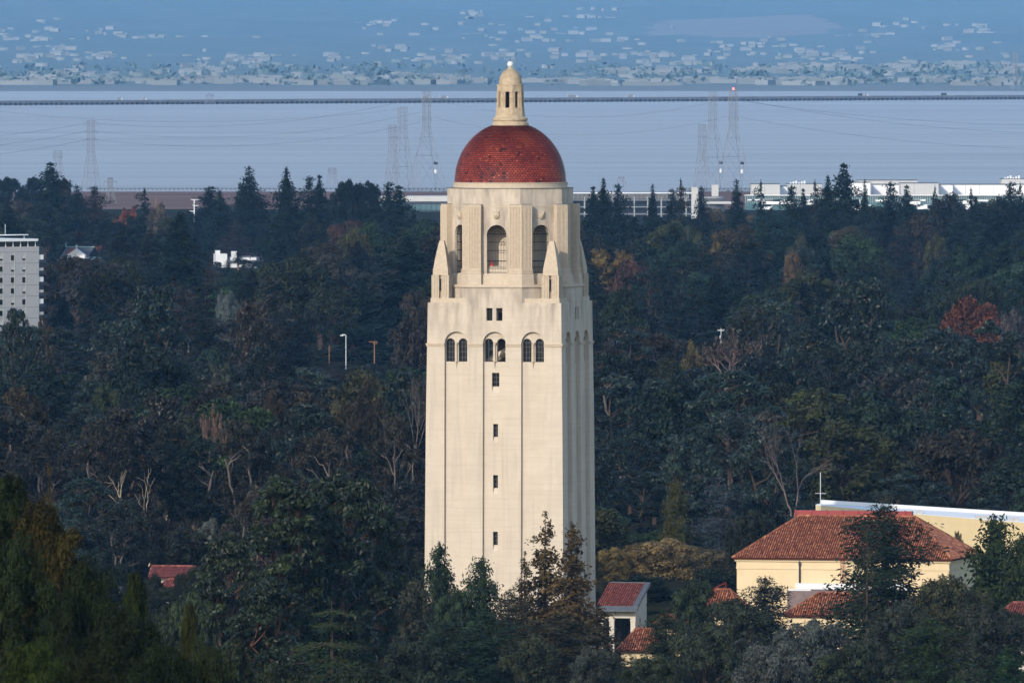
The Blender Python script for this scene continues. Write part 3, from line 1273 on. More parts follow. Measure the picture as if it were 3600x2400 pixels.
b.box(-9.2, 8.0, 10.2, 11.2, 45.30 - 24, 46.15 - 24)
for i in range(8):
    b.box(-9.2 + i * 2.3, -9.0 + i * 2.3, 10.02, 10.18, 45.5 - 24, 46.25 - 24)
b.build('ridge_box', M['red_metal'], hall)
ld = MB()
lx = 2.05
for s in (-0.22, 0.22):
    ld.bar((lx + s - 2, -0.45, 8.0), (lx + s - 2, -0.45, WT + 0.2), 0.05)
for i in range(20):
    ld.bar((lx - 2.22, -0.45, 8.2 + i * 0.4), (lx - 1.78, -0.45, 8.2 + i * 0.4), 0.03)
for i in range(12):
    q = i / 12
    y0_ = -0.55 + q * 10.3
    ld.box(lx - 2.3 + q * 1.3, lx - 1.7 + q * 1.3, y0_, y0_ + 0.85, WT + 0.25 + q * 5.6, WT + 0.33 + q * 5.6)
ld.build('roof_ladder', M['red_metal'], hall)
for i in range(5):
    y = 5.2 + i * 2.4
    f = MB()
    pr = [(-0.75, 6.6), (0.75, 6.6)] + [(0.75 * math.cos(math.pi * t / 10), 9.6 + 0.75 * math.sin(math.pi * t / 10)) for t in range(11)]
    f.prism([(hall_w / 2 + 0.004, y + u, z) for u, z in pr], [(hall_w / 2 + 0.05, y + u, z) for u, z in pr])
    w = f.build('arched_window', M['glass'], hall)
    f = MB()
    for t in range(10):
        a0, a1 = math.pi * t / 10, math.pi * (t + 1) / 10
        f.bar((hall_w / 2 + 0.12, y + 0.95 * math.cos(a0), 9.6 + 0.95 * math.sin(a0)), (hall_w / 2 + 0.12, y + 0.95 * math.cos(a1), 9.6 + 0.95 * math.sin(a1)), 0.12)
    for s in (-0.95, 0.95):
        f.bar((hall_w / 2 + 0.12, y + s, 6.6), (hall_w / 2 + 0.12, y + s, 9.6), 0.10)
    f.build('frame', M['cream'], w)
# low wing in front of the hall
b = MB()
b.box(-6.8, 9.5, -6.0, -0.05, 0, 35.3 - 24)
wing = b.build('low_wing', M['mauve_roof'], hall)
b = MB()
b.box(-6.8, 9.5, -0.6, -0.08, 35.301 - 24, 36.15 - 24)
b.box(-6.8, -3.4, -6.0, -5.7, 35.301 - 24, 35.5 - 24)
b.build('parapet', M['white'], wing)
a_ = MB()
a_.bar((-13.2, -0.5, 35.0 - 24), (-6.8, -3.0, 35.3 - 24), 0.12)
lowr = thing('tiled_annex', 'low annex with orange clay hip roof below the long yellow hall', 'building', tuple(hall.matrix_basis @ Vector((0, 0, 0)) if False else (hc + Matrix.Rotation(-PHI, 3, 'Z') @ Vector((2.6, -15.0, 0)))), -PHI)
b = MB()
b.box(-7.5, 7.5, 0, 8, 0, 8.2)
b.build('wall', M['cream'], lowr)
hip_roof('roof', lowr, 15.0, 8.0, 8.2, 11.2, 0.5, 7.5, M['roof_tile'], 8)
b = MB()
b.bar((3.9, 3.6, 11.4), (7.6, -0.4, 9.2), 0.07)
b.bar((3.9, 3.6, 12.4), (7.6, -0.4, 10.2), 0.05)
for q in (0, 0.33, 0.66, 1):
    b.bar(Vector((3.9, 3.6, 11.4)).lerp(Vector((7.6, -0.4, 9.2)), q), Vector((3.9, 3.6, 12.4)).lerp(Vector((7.6, -0.4, 10.2)), q), 0.05)
b.build('roof_railing', M['red_metal'], lowr)


def small_house(name, label, px0, px1, yr, ye, d, wall_h_extra, seed, m_tile='roof_tile', dp=7.0, ridge=None, m_wall='cream', rz=-PHI):
    """small tiled building seen mostly as its roof: eave from px0 to px1 at row ye, ridge at row yr"""
    ze, zr = EYE - (ye - HYP) / FPX * d, EYE - (yr - HYP) / FPX * (d + dp * 0.5)
    w = (px1 - px0) / FPX * d / math.cos(rz)
    cx = ((px0 + px1) / 2 - CXP) / FPX * d
    g = ground_z(d)
    o = thing(name, label, 'building', (cx, d, g), rz)
    b = MB()
    b.box(-w / 2 + 0.4, w / 2 - 0.4, 0.4, dp - 0.4, 0, ze - g)
    wl = b.build('wall', M[m_wall], o)
    hip_roof('roof', o, w - 1.0, dp - 1.0, ze - g, zr - g, 0.5, w * 0.45 if ridge is None else ridge, M[m_tile], seed)
    return o


small_house('tiled_pavilion', 'small orange tile hip roof over cream wall beside the loggia foot', 2172, 2322, 2210, 2284, 1945, 0, 21, dp=8, ridge=2.5)
small_house('tiled_cottage', 'tiny red tile roof and cream gable half hidden by green trees beyond the loggia', 2300, 2400, 2160, 2192, 1985, 0, 22, dp=5)
small_house('tiled_lodge', 'pointed orange clay roof at the lower edge below the tower', 2095, 2270, 2350, 2412, 1850, 0, 23, dp=8, ridge=0.6)
small_house('tiled_shed', 'red tile roof corner peeping out by the rusty stair rail', 2455, 2600, 2072, 2140, 1945, 0, 24, dp=7, ridge=2)
small_house('tiled_house', 'pink red tiled house roof among dark trees below the pale forked gum trunk', 525, 650, 1990, 2028, 2120, 0, 25, 'roof_tile_red', dp=9, ridge=7.0, m_wall='pale')
small_house('tiled_house', 'lower pink tile roof just in front of the pink red tiled house', 555, 660, 2036, 2062, 2095, 0, 26, 'roof_tile_red', dp=5, m_wall='pale')
small_house('tiled_house', 'sliver of pink tile roof seen through the glossy gum beside the tower', 1075, 1180, 1900, 1960, 2140, 0, 27, 'roof_tile_red', dp=7, m_wall='pale')
small_house('tiled_house', 'sliver of red tile roof with white ridge at the far edge behind olive trees', 3515, 3640, 2118, 2160, 1900, 0, 28, 'roof_tile_red', dp=6, m_wall='pale')
b = MB()
b.bar(P(2465, 2092, 1950), P(2553, 2047, 1953), 0.07)
b.bar(P(2465, 2110, 1950), P(2553, 2062, 1953), 0.05)
for q in (0, 0.5, 1):
    b.bar(P(2465 + 88 * q, 2092 - 45 * q, 1950 + 3 * q), P(2465 + 88 * q, 2135 - 45 * q, 1950 + 3 * q), 0.05)
tag(b.build('stair_rail', M['red_metal']), 'rusty red sloping stair rail beside the yellow hall', 'railing')

# loggia beside the tower
lg_d = 1988.0
log = thing('loggia_pavilion', 'pale open loggia with red tile roof and grey eaves beside the tower foot', 'building', (P(2192, 2250, lg_d).x, lg_d, 24.0), -PHI)
X0, X1, DPL = -3.75, 1.85, 7.2
ze_, zr_ = 31.3 - 24, 34.35 - 24
b = MB()
b.box(X0, X1 - 0.02, 0.0, 0.45, 5.55, ze_ - 0.25)
b.box(X0, X1 - 0.02, DPL - 0.4, DPL, 0, ze_ - 0.25)
b.box(X1 - 0.4, X1, 0.46, 2.2, 0, ze_)
b.box(X1 - 0.4, X1, 3.6, DPL - 0.41, 0, ze_)
b.box(X1 - 0.4, X1, 2.2, 3.6, 5.4, ze_)
b.poly([(X1 - 0.001, 0.0, ze_), (X1 - 0.001, DPL, ze_), (X1 - 0.001, DPL, zr_ - 0.35)])
b.build('wall', M['pale'], log)
for x in (-3.4, -1.75, 1.43):
    c = MB()
    c.box(x - 0.36, x + 0.36, -0.04, 0.62, 0, 5.548)
    c.box(x - 0.42, x + 0.42, -0.08, 0.66, 5.1, 5.4)
    c.build('pillar', M['pale'], log)
b = MB()
b.box(X0, X1 - 0.45, 4.2, 4.35, 0.3, 5.5)
b.build('glazed_wall', M['glass'], log)
A_, B_, C_, D_ = Vector((X0, -0.75, ze_)), Vector((X1 - 0.3, -0.75, ze_)), Vector((X1 - 0.3, DPL, zr_)), Vector((X0, DPL, zr_))
b = MB()
b.prism([p - Vector((0, 0, .25)) for p in (A_, B_, C_, D_)], [A_, B_, C_, D_])
rf = b.build('roof', M['roof_under'], log)
t = MB()
barrel_slope(t, [A_, B_, C_, D_], rng=np.random.default_rng(31))
t.build('roof_tiles', M['roof_tile_red'], rf)
b = MB()
b.prism([(X0, -1.55, ze_ - 0.75), (X1 + 0.5, -1.55, ze_ - 0.75), (X1 + 0.5, -0.77, ze_ - 0.6), (X0, -0.77, ze_ - 0.6)], [(X0, -1.55, ze_ - 0.55), (X1 + 0.5, -1.55, ze_ - 0.55), (X1 + 0.5, -0.77, ze_ + 0.08), (X0, -0.77, ze_ + 0.08)])
b.prism([(X1 - 0.28, -0.75, ze_ - 0.3), (X1 + 0.5, -0.75, ze_ - 0.3), (X1 + 0.5, DPL + 0.2, zr_ - 0.3), (X1 - 0.28, DPL + 0.2, zr_ - 0.3)], [(X1 - 0.28, -0.75, ze_ + 0.16), (X1 + 0.5, -0.75, ze_ + 0.16), (X1 + 0.5, DPL + 0.2, zr_ + 0.16), (X1 - 0.28, DPL + 0.2, zr_ + 0.16)])
b.box(X0, X1 - 0.29, DPL + 0.02, DPL + 0.4, zr_ - 0.3, zr_ + 0.16)
b.build('eaves_flashing', M['grey_roof'], rf)

# curved auditorium behind the hall
arc = []
zt = 41.5
p0, p1 = Vector((47.0, 2112)), Vector((80, 2032))
nn = 18
for i in range(nn + 1):
    q = i / nn
    p = p0.lerp(p1, q)
    bulge = 1.2 * math.sin(math.pi * q)
    arc.append((p.x - bulge * 0.92, p.y - bulge * 0.38))
back = []
for i in range(nn + 1):
    q = i / nn
    p = Vector((47.8, 2116)).lerp(Vector((84, 2051)), q)
    back.append((p.x, p.y))
aud = thing('curved_auditorium', 'curved pale yellow wall with white flat roof rising behind the orange tiled hall', 'building', (70, 2080, 24.0))
off = Vector((70, 2080, 0))
b = MB()
for i in range(nn):
    (x0, y0), (x1, y1) = arc[i], arc[i + 1]
    b.poly([(x0 - 70, y0 - 2080, 0), (x1 - 70, y1 - 2080, 0), (x1 - 70, y1 - 2080, zt - 24), (x0 - 70, y0 - 2080, zt - 24)])
b.poly([(arc[0][0] - 70, arc[0][1] - 2080, 0), (arc[0][0] - 70, arc[0][1] - 2080, zt - 24), (back[0][0] - 70, back[0][1] - 2080, zt - 24), (back[0][0] - 70, back[0][1] - 2080, 0)])
b.poly([(arc[-1][0] - 70, arc[-1][1] - 2080, 0), (back[-1][0] - 70, back[-1][1] - 2080, 0), (back[-1][0] - 70, back[-1][1] - 2080, zt - 24), (arc[-1][0] - 70, arc[-1][1] - 2080, zt - 24)])
b.build('wall', M['yellow'], aud)
b = MB()
lo = [(x - 70, y - 2080, zt - 24 + 0.01) for x, y in arc] + [(x - 70, y - 2080, zt - 24 + 0.01) for x, y in reversed(back)]
b.prism(lo, [(x, y, z + 0.12) for x, y, z in lo])
rf = b.build('roof', M['white_wall'], aud)
b = MB()
for i in range(nn):
    for seq, o in ((back, 0.45),):
        (x0, y0), (x1, y1) = seq[i], seq[i + 1]
        b.prism([(x0 - 70, y0 - 2080, 17.64), (x1 - 70, y1 - 2080, 17.64), (x1 - 70, y1 - 2079.6, 17.64), (x0 - 70, y0 - 2079.6, 17.64)],
                [(x0 - 70, y0 - 2080, 18.2), (x1 - 70, y1 - 2080, 18.2), (x1 - 70, y1 - 2079.6, 18.2), (x0 - 70, y0 - 2079.6, 18.2)])
b.build('parapet', M['white'], rf)
for i, (x, y) in enumerate(((0.2, -25), (1.0, -26.5), (1.8, -28), (5.0, -34.5), (5.6, -35.5), (-8, -5))):
    b = MB()
    b.box(x - 0.4, x + 0.4, y - 0.4, y + 0.4, 17.64, 17.9)
    b.box(x - 0.55, x + 0.55, y - 0.5, y + 0.5, 17.9, 18.05)
    b.build('roof_vent', M['grey_panel'], rf)
an = MB()
ab = P(2885, 1815, 1972)
an.bar((0, 0, 0), (0, 0, 6.4), 0.055)
an.bar((-0.75, 0, 3.35), (0.8, 0, 3.30), 0.04)
an.box(-0.55, 0.55, -0.3, 0.3, -0.2, 0.25)
o = an.build('antenna_mast', M['white'], None, ab)
tag(o, 'thin white antenna mast with one crossbar standing over the hall roof', 'antenna')

# ------------------------------------------------------------------ the apartment block, church and white house in the mid distance
ad = 3700.0
ag = ground_z(ad)
axr = (137 - CXP) / FPX * ad
apt = thing('apartment_block', 'grey concrete slab block of nine storeys with small square windows', 'building', (axr, ad, ag), R(40))
atop = EYE - (866 - HYP) / FPX * ad - ag
b = MB()
b.box(-34, 0, 0, 17, 0, atop)
b.build('wall', M['apt'], apt)
pxm = ad / FPX
sc = 1 / math.cos(R(40))
rows = [905, 944, 983, 1021, 1060, 1099, 1137, 1175]
cols = [-3.62, -6.6, -9.6, -12.6, -15.6]
rg = random.Random(3)
for r_ in rows:
    zc = EYE - (r_ - HYP) / FPX * ad - ag
    for c_ in cols:
        x = c_ * sc - 0.5
        b = MB()
        b.box(x - 0.56, x + 0.56, -0.02, 0.3, zc - 0.72, zc + 0.72)
        w = b.build('window', M['glass'], apt)
        b = MB()
        b.box(x + 0.563, x + 0.70, -0.10, 0.1, zc - 0.8, zc + 0.8)
        b.box(x - 0.56, x + 0.563, -0.12, 0.1, zc - 0.82, zc - 0.723)
        b.build('frame', M['apt_line'], w)
        if rg.random() < 0.4:
            b = MB()
            b.box(x - 0.5, x + 0.5, -0.03, -0.021, zc - 0.2, zc + 0.7)
            b.build('blind', M['grey_panel'], w)
b = MB()
for c_ in cols:
    x = c_ * sc + 0.22
    b.box(x - 0.06, x + 0.06, -0.07, -0.002, 0, atop - 1.5)
b.build('mullion_strip', M['apt_line'], apt)
b = MB()
for r_ in rows:
    zc = EYE - (r_ - 20 - HYP) / FPX * ad - ag
    b.box(-34, -0.01, -0.012, -0.002, zc - 0.04, zc + 0.04)
b.build('floor_joint', M['grey_roof'], apt)
b = MB()                          # penthouse band with dark glazing
b.box(-34, -0.8, 0.6, 15, atop, atop + 1.45)
pent = b.build('penthouse', M['glass'], apt)
b = MB()
for i in range(13):
    b.box(-0.95 - i * 2.55, -0.8 - i * 2.55, 0.42, 0.598, atop, atop + 1.45)
b.box(-34.3, -0.5, -0.3, 15.5, atop + 1.451, atop + 2.1)
b.build('penthouse_roof', M['white_wall'], pent)
b = MB()
b.box(-12, 2.6, 8, 9.2, atop + 2.9, atop + 3.15)
b.bar((-7, 8.5, atop + 2.1), (-7, 8.5, atop + 2.9), 0.12)
b.bar((1.5, 8.5, atop + 0.01), (1.5, 8.5, atop + 2.9), 0.12)
b.bar((-5, 8.5, atop + 3.15), (-5, 8.5, atop + 6.0), 0.06)
b.build('roof_canopy', M['white_wall'], apt)
b = MB()
b.box(0.005, 2.0, 0.35, 16, 0, atop - 0.3)
side = b.build('balcony_wall', M['navy'], apt)
for i, r_ in enumerate(rows):
    zc = EYE - (r_ - HYP) / FPX * ad - ag
    b = MB()
    b.box(0.008, 2.0, -0.5, 0.345, zc - 1.45, zc - 1.2)
    b.box(0.008, 2.0, -0.5, -0.38, zc - 1.2, zc - 0.6)
    bo = b.build('balcony', M['navy'], apt)
    b = MB()
    b.box(0.15, 1.75, 0.30, 0.345, zc - 0.55, zc + (0.75 if i % 2 == 0 else 0.2))
    b.build('screen', M['white_wall'] if i % 2 == 0 else M['grey_panel'], bo)

cd_ = 5500.0
cg = ground_z(cd_)


def Z2(py, d):
    return EYE - (py - HYP) / FPX * d


ch = thing('church', 'church with white gable, slate roof and two small crosses among the trees', 'building', (P(250, 900, cd_).x, cd_, cg), R(-20))
zr, ze = Z2(869, cd_) - cg, Z2(905, cd_) - cg
b = MB()
b.box(-5.6, 5.6, 2, 20, 0, ze)
b.build('wall', M['white_wall'], ch)
b = MB()
b.poly([(-5.6, 2, ze), (6.5, 2, ze), (6.5, 9, zr), (-5.6, 9, zr)])
b.poly([(-5.6, 16, ze), (-5.6, 9, zr), (6.5, 9, zr), (6.5, 16, ze)])
rf = b.build('roof', M['slate'], ch)
b = MB()
b.box(-6, 6.6, 8.9, 9.1, zr - 0.05, zr + 0.2)
b.build('ridge_cap', M['verdigris'], rf)
gx = 2.0
b = MB()
zg = Z2(874, cd_) - cg
b.prism([(gx - 3.6, 0, zg - 3.4), (gx + 3.9, 0, zg - 3.8), (gx + 3.9, 0, zg - 2.5), (gx, 0, zg), (gx - 3.6, 0, zg - 2.4)], [(gx - 3.6, 1.9, zg - 3.4), (gx + 3.9, 1.9, zg - 3.8), (gx + 3.9, 1.9, zg - 2.5), (gx, 1.9, zg), (gx - 3.6, 1.9, zg - 2.4)])
b.box(gx - 3.3, gx + 3.6, 0.2, 1.89, 0, zg - 3.9)
b.build('white_gable', M['white'], ch)
b = MB()
b.prism([(-2.9, 1.0, zg - 2.2), (1.6, 1.0, zg - 2.2), (-0.6, 1.0, zg + 0.35)], [(-2.9, 8.5, zg - 2.2), (1.6, 8.5, zg - 2.2), (-0.6, 8.5, zg + 0.35)])
b.build('red_gable', M['brick_red'], ch)
for x, y, z, s, m_ in ((gx, 0.9, zg - 0.1, 1.0, 'white'), (-5.9, 9, zr + 0.1, 1.3, 'verdigris')):
    b = MB()
    b.box(x - 0.16, x + 0.16, y - 0.12, y + 0.12, z, z + 1.75 * s)
    b.box(x - 0.6 * s, x + 0.6 * s, y - 0.11, y + 0.11, z + 1.0 * s, z + 1.3 * s)
    b.build('cross', M[m_], ch)

wd_ = 5500.0
wg = ground_z(wd_)
wh = thing('white_villa', 'bright white villa with grey roof behind the feathery palm', 'building', (P(840, 930, wd_).x, wd_, wg), R(8))
z = lambda py: Z2(py, wd_) - wg
k = wd_ / FPX
b = MB()
b.box(-82 * k, -42 * k, 0, 8, 0, z(892))
b.box(-82 * k, -66 * k, 0.6, 3, z(892), z(880))
b.box(-26 * k, -8 * k, -0.5, 2, 0, z(883))
b.box(-30 * k, 62 * k, 0.2, 10, 0, z(905))
b.build('wall', M['white'], wh)
b = MB()
b.prism([(-44 * k, -1.5, z(922)), (85 * k, -1.5, z(922)), (85 * k, 4, z(903)), (-44 * k, 4, z(903))], [(-44 * k, -1.5, z(920)), (85 * k, -1.5, z(920)), (85 * k, 4, z(901)), (-44 * k, 4, z(901))])
b.build('roof', M['slate'], wh)
b = MB()
b.box(-10 * k, 48 * k, 4.2, 6, z(903), z(901))
b.box(30 * k, 62 * k, -3.2, -1.8, 0, z(935))
b.box(-92 * k, -70 * k, -3.2, -1.8, 0, z(936))
b.build('terrace_wall', M['white'], wh)

# poles and wires seen against the dark wood
pd = 3640.0
pg = ground_z(pd)


def pole(name, label, cat, px, ytop, ybot, d, rad, m_, arms=(), lamp=False):
    a, bq = P(px, ybot, d), P(px, ytop, d)
    g = ground_z(d)
    o = thing(name, label, cat, (a.x, d, g))
    b = MB()
    b.bar((0, 0, 0), (0, 0, bq.z - g), rad, rad * 0.75, 8)
    b.build('post', M[m_], o)
    for (h, w, off) in arms:
        b = MB()
        b.box(-w + off, w + off, -0.08, 0.08, bq.z - g - h - 0.08, bq.z - g - h + 0.08)
        for s in np.linspace(-w * 0.9, w * 0.9, 4):
            b.bar((s + off, 0, bq.z - g - h + 0.08), (s + off, 0, bq.z - g - h + 0.34), 0.05)
        b.build('crossarm', M[m_], o)
    if lamp:
        for i, (dx, dz) in enumerate(((-1.0, -0.15), (-0.55, 0.05))):
            b = MB()
            b.bar((0, 0, bq.z - g - 0.1), (dx * 0.5, 0, bq.z - g + dz), 0.06)
            b.box(dx - 0.55, dx + 0.35, -0.3, 0.3, bq.z - g + dz - 0.12, bq.z - g + dz + 0.12)
            b.build('lamp_head', M[m_], o)
    return o


pole('street_lamp', 'tall white double-headed lamp standard among the dark gum trees', 'street lamp', 1216, 1177, 1295, pd, 0.13, 'white', lamp=True)
pole('utility_pole', 'brown wooden utility pole with crossarm near the tower shoulder', 'utility pole', 1316, 1200, 1290, pd + 30, 0.19, 'wood', arms=((0.1, 1.1, -0.4), (0.5, 0.7, 0.2)))
pole('utility_pole', 'short brown wooden pole holding wires by the lamp standard', 'utility pole', 1157, 1218, 1290, pd - 20, 0.16, 'wood')
pole('utility_pole', 'thin utility pole with crossarm above the bare reddish thicket', 'utility pole', 2535, 1153, 1200, 3500, 0.10, 'white', arms=((0.6, 0.85, 0),))
b = MB()
b.lathe([(0.16, 0), (0.2, 0.05), (0.2, 0.75), (0.16, 0.8)], 12)
tr_ = P(2533, 1190, 3499.6)
tag(b.build('transformer', M['white'], None, tr_), 'pale cylindrical transformer mounted on the thin crossarm pole', 'transformer')
pole('utility_pole', 'lone reddish wooden pole standing before the straw coloured marsh edge', 'utility pole', 548, 698, 800, 7000, 0.40, 'wood')
o = pole('mast', 'white steel mast with stubby alternate arms below the brown marsh', 'mast', 683, 700, 800, 7200, 0.40, 'white')
b = MB()
mz = P(683, 700, 7200).z - ground_z(7200)
for hh, l_, rr in ((0.2, -2.0, 1), (0.2, 2.6, 1), (3.3, 2.4, 1), (3.1, -1.0, 1), (6.2, -2.6, 1)):
    b.bar((0, 0, mz - hh - 0.3), (l_, 0, mz - hh), 0.28, 0.16)
b.build('arm', M['white'], o)


def cable(label, a, bq, sag, rad=0.03, n=16, group=None):
    pts = []
    for i in range(n + 1):
        t = i / n
        p = Vector(a).lerp(Vector(bq), t)
        p.z -= sag * 4 * t * (1 - t)
        pts.append(p)
    m_ = MB()
    m_.tube(pts, [rad] * (n + 1), 3)
    o = m_.build('power_cable', M['cable'])
    return tag(o, label, 'cable', group)


for i, (y0, y1, y2) in enumerate(((1222, 1232, 1248), (1248, 1262, 1275), (1273, 1285, 1297))):
    cable(('topmost', 'middle', 'lowest')[i] + ' slack wire strung from the short brown pole past the lamp standard', P(1157, y0, pd - 20), P(1500, y2, pd + 60), 0.4, 0.035)
cable('slack wire rising from the short brown pole to the crossarm pole', P(1157, 1232, pd - 20), P(1316, 1204, pd + 30), 0.5, 0.03)
cable('thin wire pair running off the transformer pole towards the tower', P(2535, 1158, 3500), P(2430, 1172, 3540), 0.4, 0.03)

# ------------------------------------------------------------------ offices at the bay shore
def office(name, label, px0, px1, d, rz=0.0):
    g = ground_z(d)
    return thing(name, label, 'office building', (((px0 + px1) / 2 - CXP) / FPX * d, d, g), rz), d / FPX, g


def zz(py, d, g):
    return EYE - (py - HYP) / FPX * d - g


# teal-windowed block behind the tower
d = 7800.0
o, k, g = office('glazed_office', 'low office block with teal windows and dark floor bands beside the tower drum', 1330, 1640, d)
b = MB()
b.box(-155 * k, 155 * k, 0, 30, 0, zz(715, d, g))
b.build('wall', M['navy'], o)
b = MB()
b.box(-160 * k, 160 * k, -0.5, 32, zz(708, d, g), zz(690, d, g))
b.build('roof_slab', M['grey_panel'], o)
b = MB()
b.box(-156 * k, 156 * k, -0.2, 31, zz(714.9, d, g), zz(708.1, d, g))
b.build('cornice', M['navy'], o)
for (ya, yb) in ((719, 738), (743, 762), (766, 790)):
    for i in range(17):
        x = -150 + i * 18.2
        b = MB()
        b.box(x * k, (x + 16) * k, -0.35, -0.01, zz(yb, d, g), zz(ya, d, g))
        b.build('window', M['teal'], o)

# open-deck garage right of the tower
d = 7500.0
o, k, g = office('open_deck_garage', 'long dark open-deck garage with white roof edge and pale columns', 1960, 2470, d)
b = MB()
b.box(-255 * k, 215 * k, 6, 30, 0, zz(684, d, g))
b.build('deck_interior', M['navy'], o)
b = MB()
b.box(-260 * k, 218 * k, 0, 31, zz(680.5, d, g), zz(678, d, g))
b.build('roof_edge', M['white_wall'], o)
for ya in (703, 727, 752, 778):
    b = MB()
    b.box(-255 * k, 215 * k, 0.3, 5.9, zz(ya + 2, d, g), zz(ya, d, g))
    b.build('floor_slab', M['far_white'], o)
for x in (-205, -160, -110, -60, 15, 62, 110, 155, 197):
    b = MB()
    b.box((x - 2.2) * k, (x + 2.2) * k, -0.2, 0.28, 0, zz(692, d, g))
    b.build('column', M['far_white'], o)
b = MB()
for i in range(100):
    x = -250 + i * 4.6
    b.box(x * k, (x + 1.2) * k, 0.5, 1.0, zz(700, d, g), zz(683, d, g))
b.build('sun_screen', M['grey_panel'], o)

# round ribbed office with two pale towers
d = 7300.0
for px, yt, lab in ((2443, 660, 'pale square stair tower beside the dark garage end'), (2514, 654, 'pale square stair tower over the ribbed round office')):
    o, k, g = office('stair_tower', lab, px - 12, px + 12, d + (20 if px > 2500 else -5))
    o['category'] = 'tower'
    b = MB()
    b.box(-12 * k, 12 * k, 0, 4, 0, zz(yt, d, g))
    b.build('wall', M['grey_panel'], o)
    b = MB()
    b.box(-13 * k, 13 * k, -0.1, 4.1, zz(yt, d, g) + 0.01, zz(yt, d, g) + 0.4)
    b.build('coping', M['grey_panel'], o)
o, k, g = office('round_office', 'round blue-grey office drum with upright ribs', 2462, 2546, d)
b = MB()
b.lathe([(40 * k, 0), (40 * k, zz(700, d, g))], 40)
b.build('wall', M['navy'], o)
b = MB()
for i in range(56):
    t = 2 * math.pi * i / 56
    b.bar((41.5 * k * math.cos(t), 41.5 * k * math.sin(t), 0), (41.5 * k * math.cos(t), 41.5 * k * math.sin(t), zz(690, d, g)), 0.22)
b.build('rib', M['steel'], o)
b = MB()
for py in (696, 718, 742):
    b.lathe([(42 * k, zz(py, d, g)), (42.4 * k, zz(py, d, g) + 0.2), (42 * k, zz(py, d, g) + 0.5)], 40)
b.build('ring_beam', M['grey_panel'], o)
b = MB()
b.box(-20 * k, 78 * k, -8, 2, zz(716, d, g), zz(708, d, g))
b.build('canopy', M['grey_panel'], o)

# long white campus: a row of separate blocks
d = 7900.0
blocks = [
    # px0, px1, ytop, ybot(white part), wall, label
    (2640, 2742, 648, 685, 'grey_panel', 'grey square block nearest the round office in the white campus row'),
    (2698, 2770, 656, 686, 'white_wall', 'white cube with rooftop rail in front of the grey square block'),
    (2765, 2890, 648, 690, 'grey_panel', 'beige flat block with rooftop plant behind the dark twin redwoods'),
    (2985, 3060, 643, 686, 'white_wall', 'white block just beyond the tallest spire redwood'),
    (3015, 3225, 635, 660, 'grey_panel', 'long grey rooftop block standing highest in the campus row'),
    (3020, 3170, 650, 687, 'white_wall', 'white panelled block below the highest grey rooftop'),
    (3165, 3300, 645, 684, 'grey_panel', 'square grey block with grid joints in the campus row'),
    (3298, 3350, 650, 682, 'white_wall', 'narrow white wall between the grid-jointed block and the long white shed'),
    (3346, 3640, 650, 682, 'white_wall', 'longest white shed closing the campus row'),
    (3520, 3640, 630, 650, 'grey_panel', 'rooftop plant deck with white rails over the longest white shed'),
]
for i, (x0, x1, yt, yb, m_, lab) in enumerate(blocks):
    dd = d + (i % 3) * 14 + (60 if yb < 665 else 0)
    o, k, g = office('campus_block', lab, x0, x1, dd)
    w = (x1 - x0) / 2 * k
    b = MB()
    b.box(-w, w, 0, 24, 0 if yb > 665 else zz(yb + 30, dd, g), zz(yt, dd, g))
    b.build('wall', M[m_], o)
    b = MB()
    b.box(-w - 0.15, w + 0.15, -0.15, 24.15, zz(yt, dd, g) + 0.01, zz(yt, dd, g) + 0.35)
    for q in range(int(w / 4)):
        b.box(-w + q * 8, -w + q * 8 + 0.12, -0.06, -0.005, zz(yb, dd, g), zz(yt, dd, g))
    b.build('coping', M['grey_roof'], o)
    if i in (2, 9):
        b = MB()
        for q in range(6):
            b.box(-w * 0.8 + q * 1.6, -w * 0.8 + q * 1.6 + 0.9, 4, 6, zz(yt, dd, g) + 0.36, zz(yt, dd, g) + 1.0 + (q % 3) * 0.5)
        b.build('rooftop_plant', M['white_wall'], o)
o, k, g = office('glass_podium', 'teal glass podium with white sills running below the white campus row', 2620, 3660, d - 12)
w = 520 * k
b = MB()
b.box(-w, w, 0, 10, 0, zz(686, d, g))
b.build('wall', M['teal'], o)
b = MB()
for q in range(130):
    b.box(-w + q * 8 * k, -w + (q * 8 + 1.2) * k, -0.12, -0.005, zz(712, d, g), zz(686, d, g))
b.build('mullion_strip', M['grey_panel'], o)
rq = random.Random(9)
for q in range(44):
    x = -w + rq.random() * 1.9 * w
    l_ = rq.uniform(20, 75) * k
    ya = rq.choice((700, 701, 718, 719))
    b = MB()
    b.box(x, x + l_, -1.0, -0.13, zz(ya + rq.choice((4, 6, 16, 24)), d, g), zz(ya, d, g))
    b.build('white_sill', M['white_wall'], o)
b = MB()
b.box(-w - 0.5, w + 0.5, -1.2, -0.13, zz(687, d, g), zz(684, d, g))
b.build('cornice', M['white_wall'], o)
b = MB()
b.box(-w - 0.5, w + 0.5, -0.6, -0.14, zz(765, d, g), zz(742, d, g))
b.build('base', M['far_white'], o)

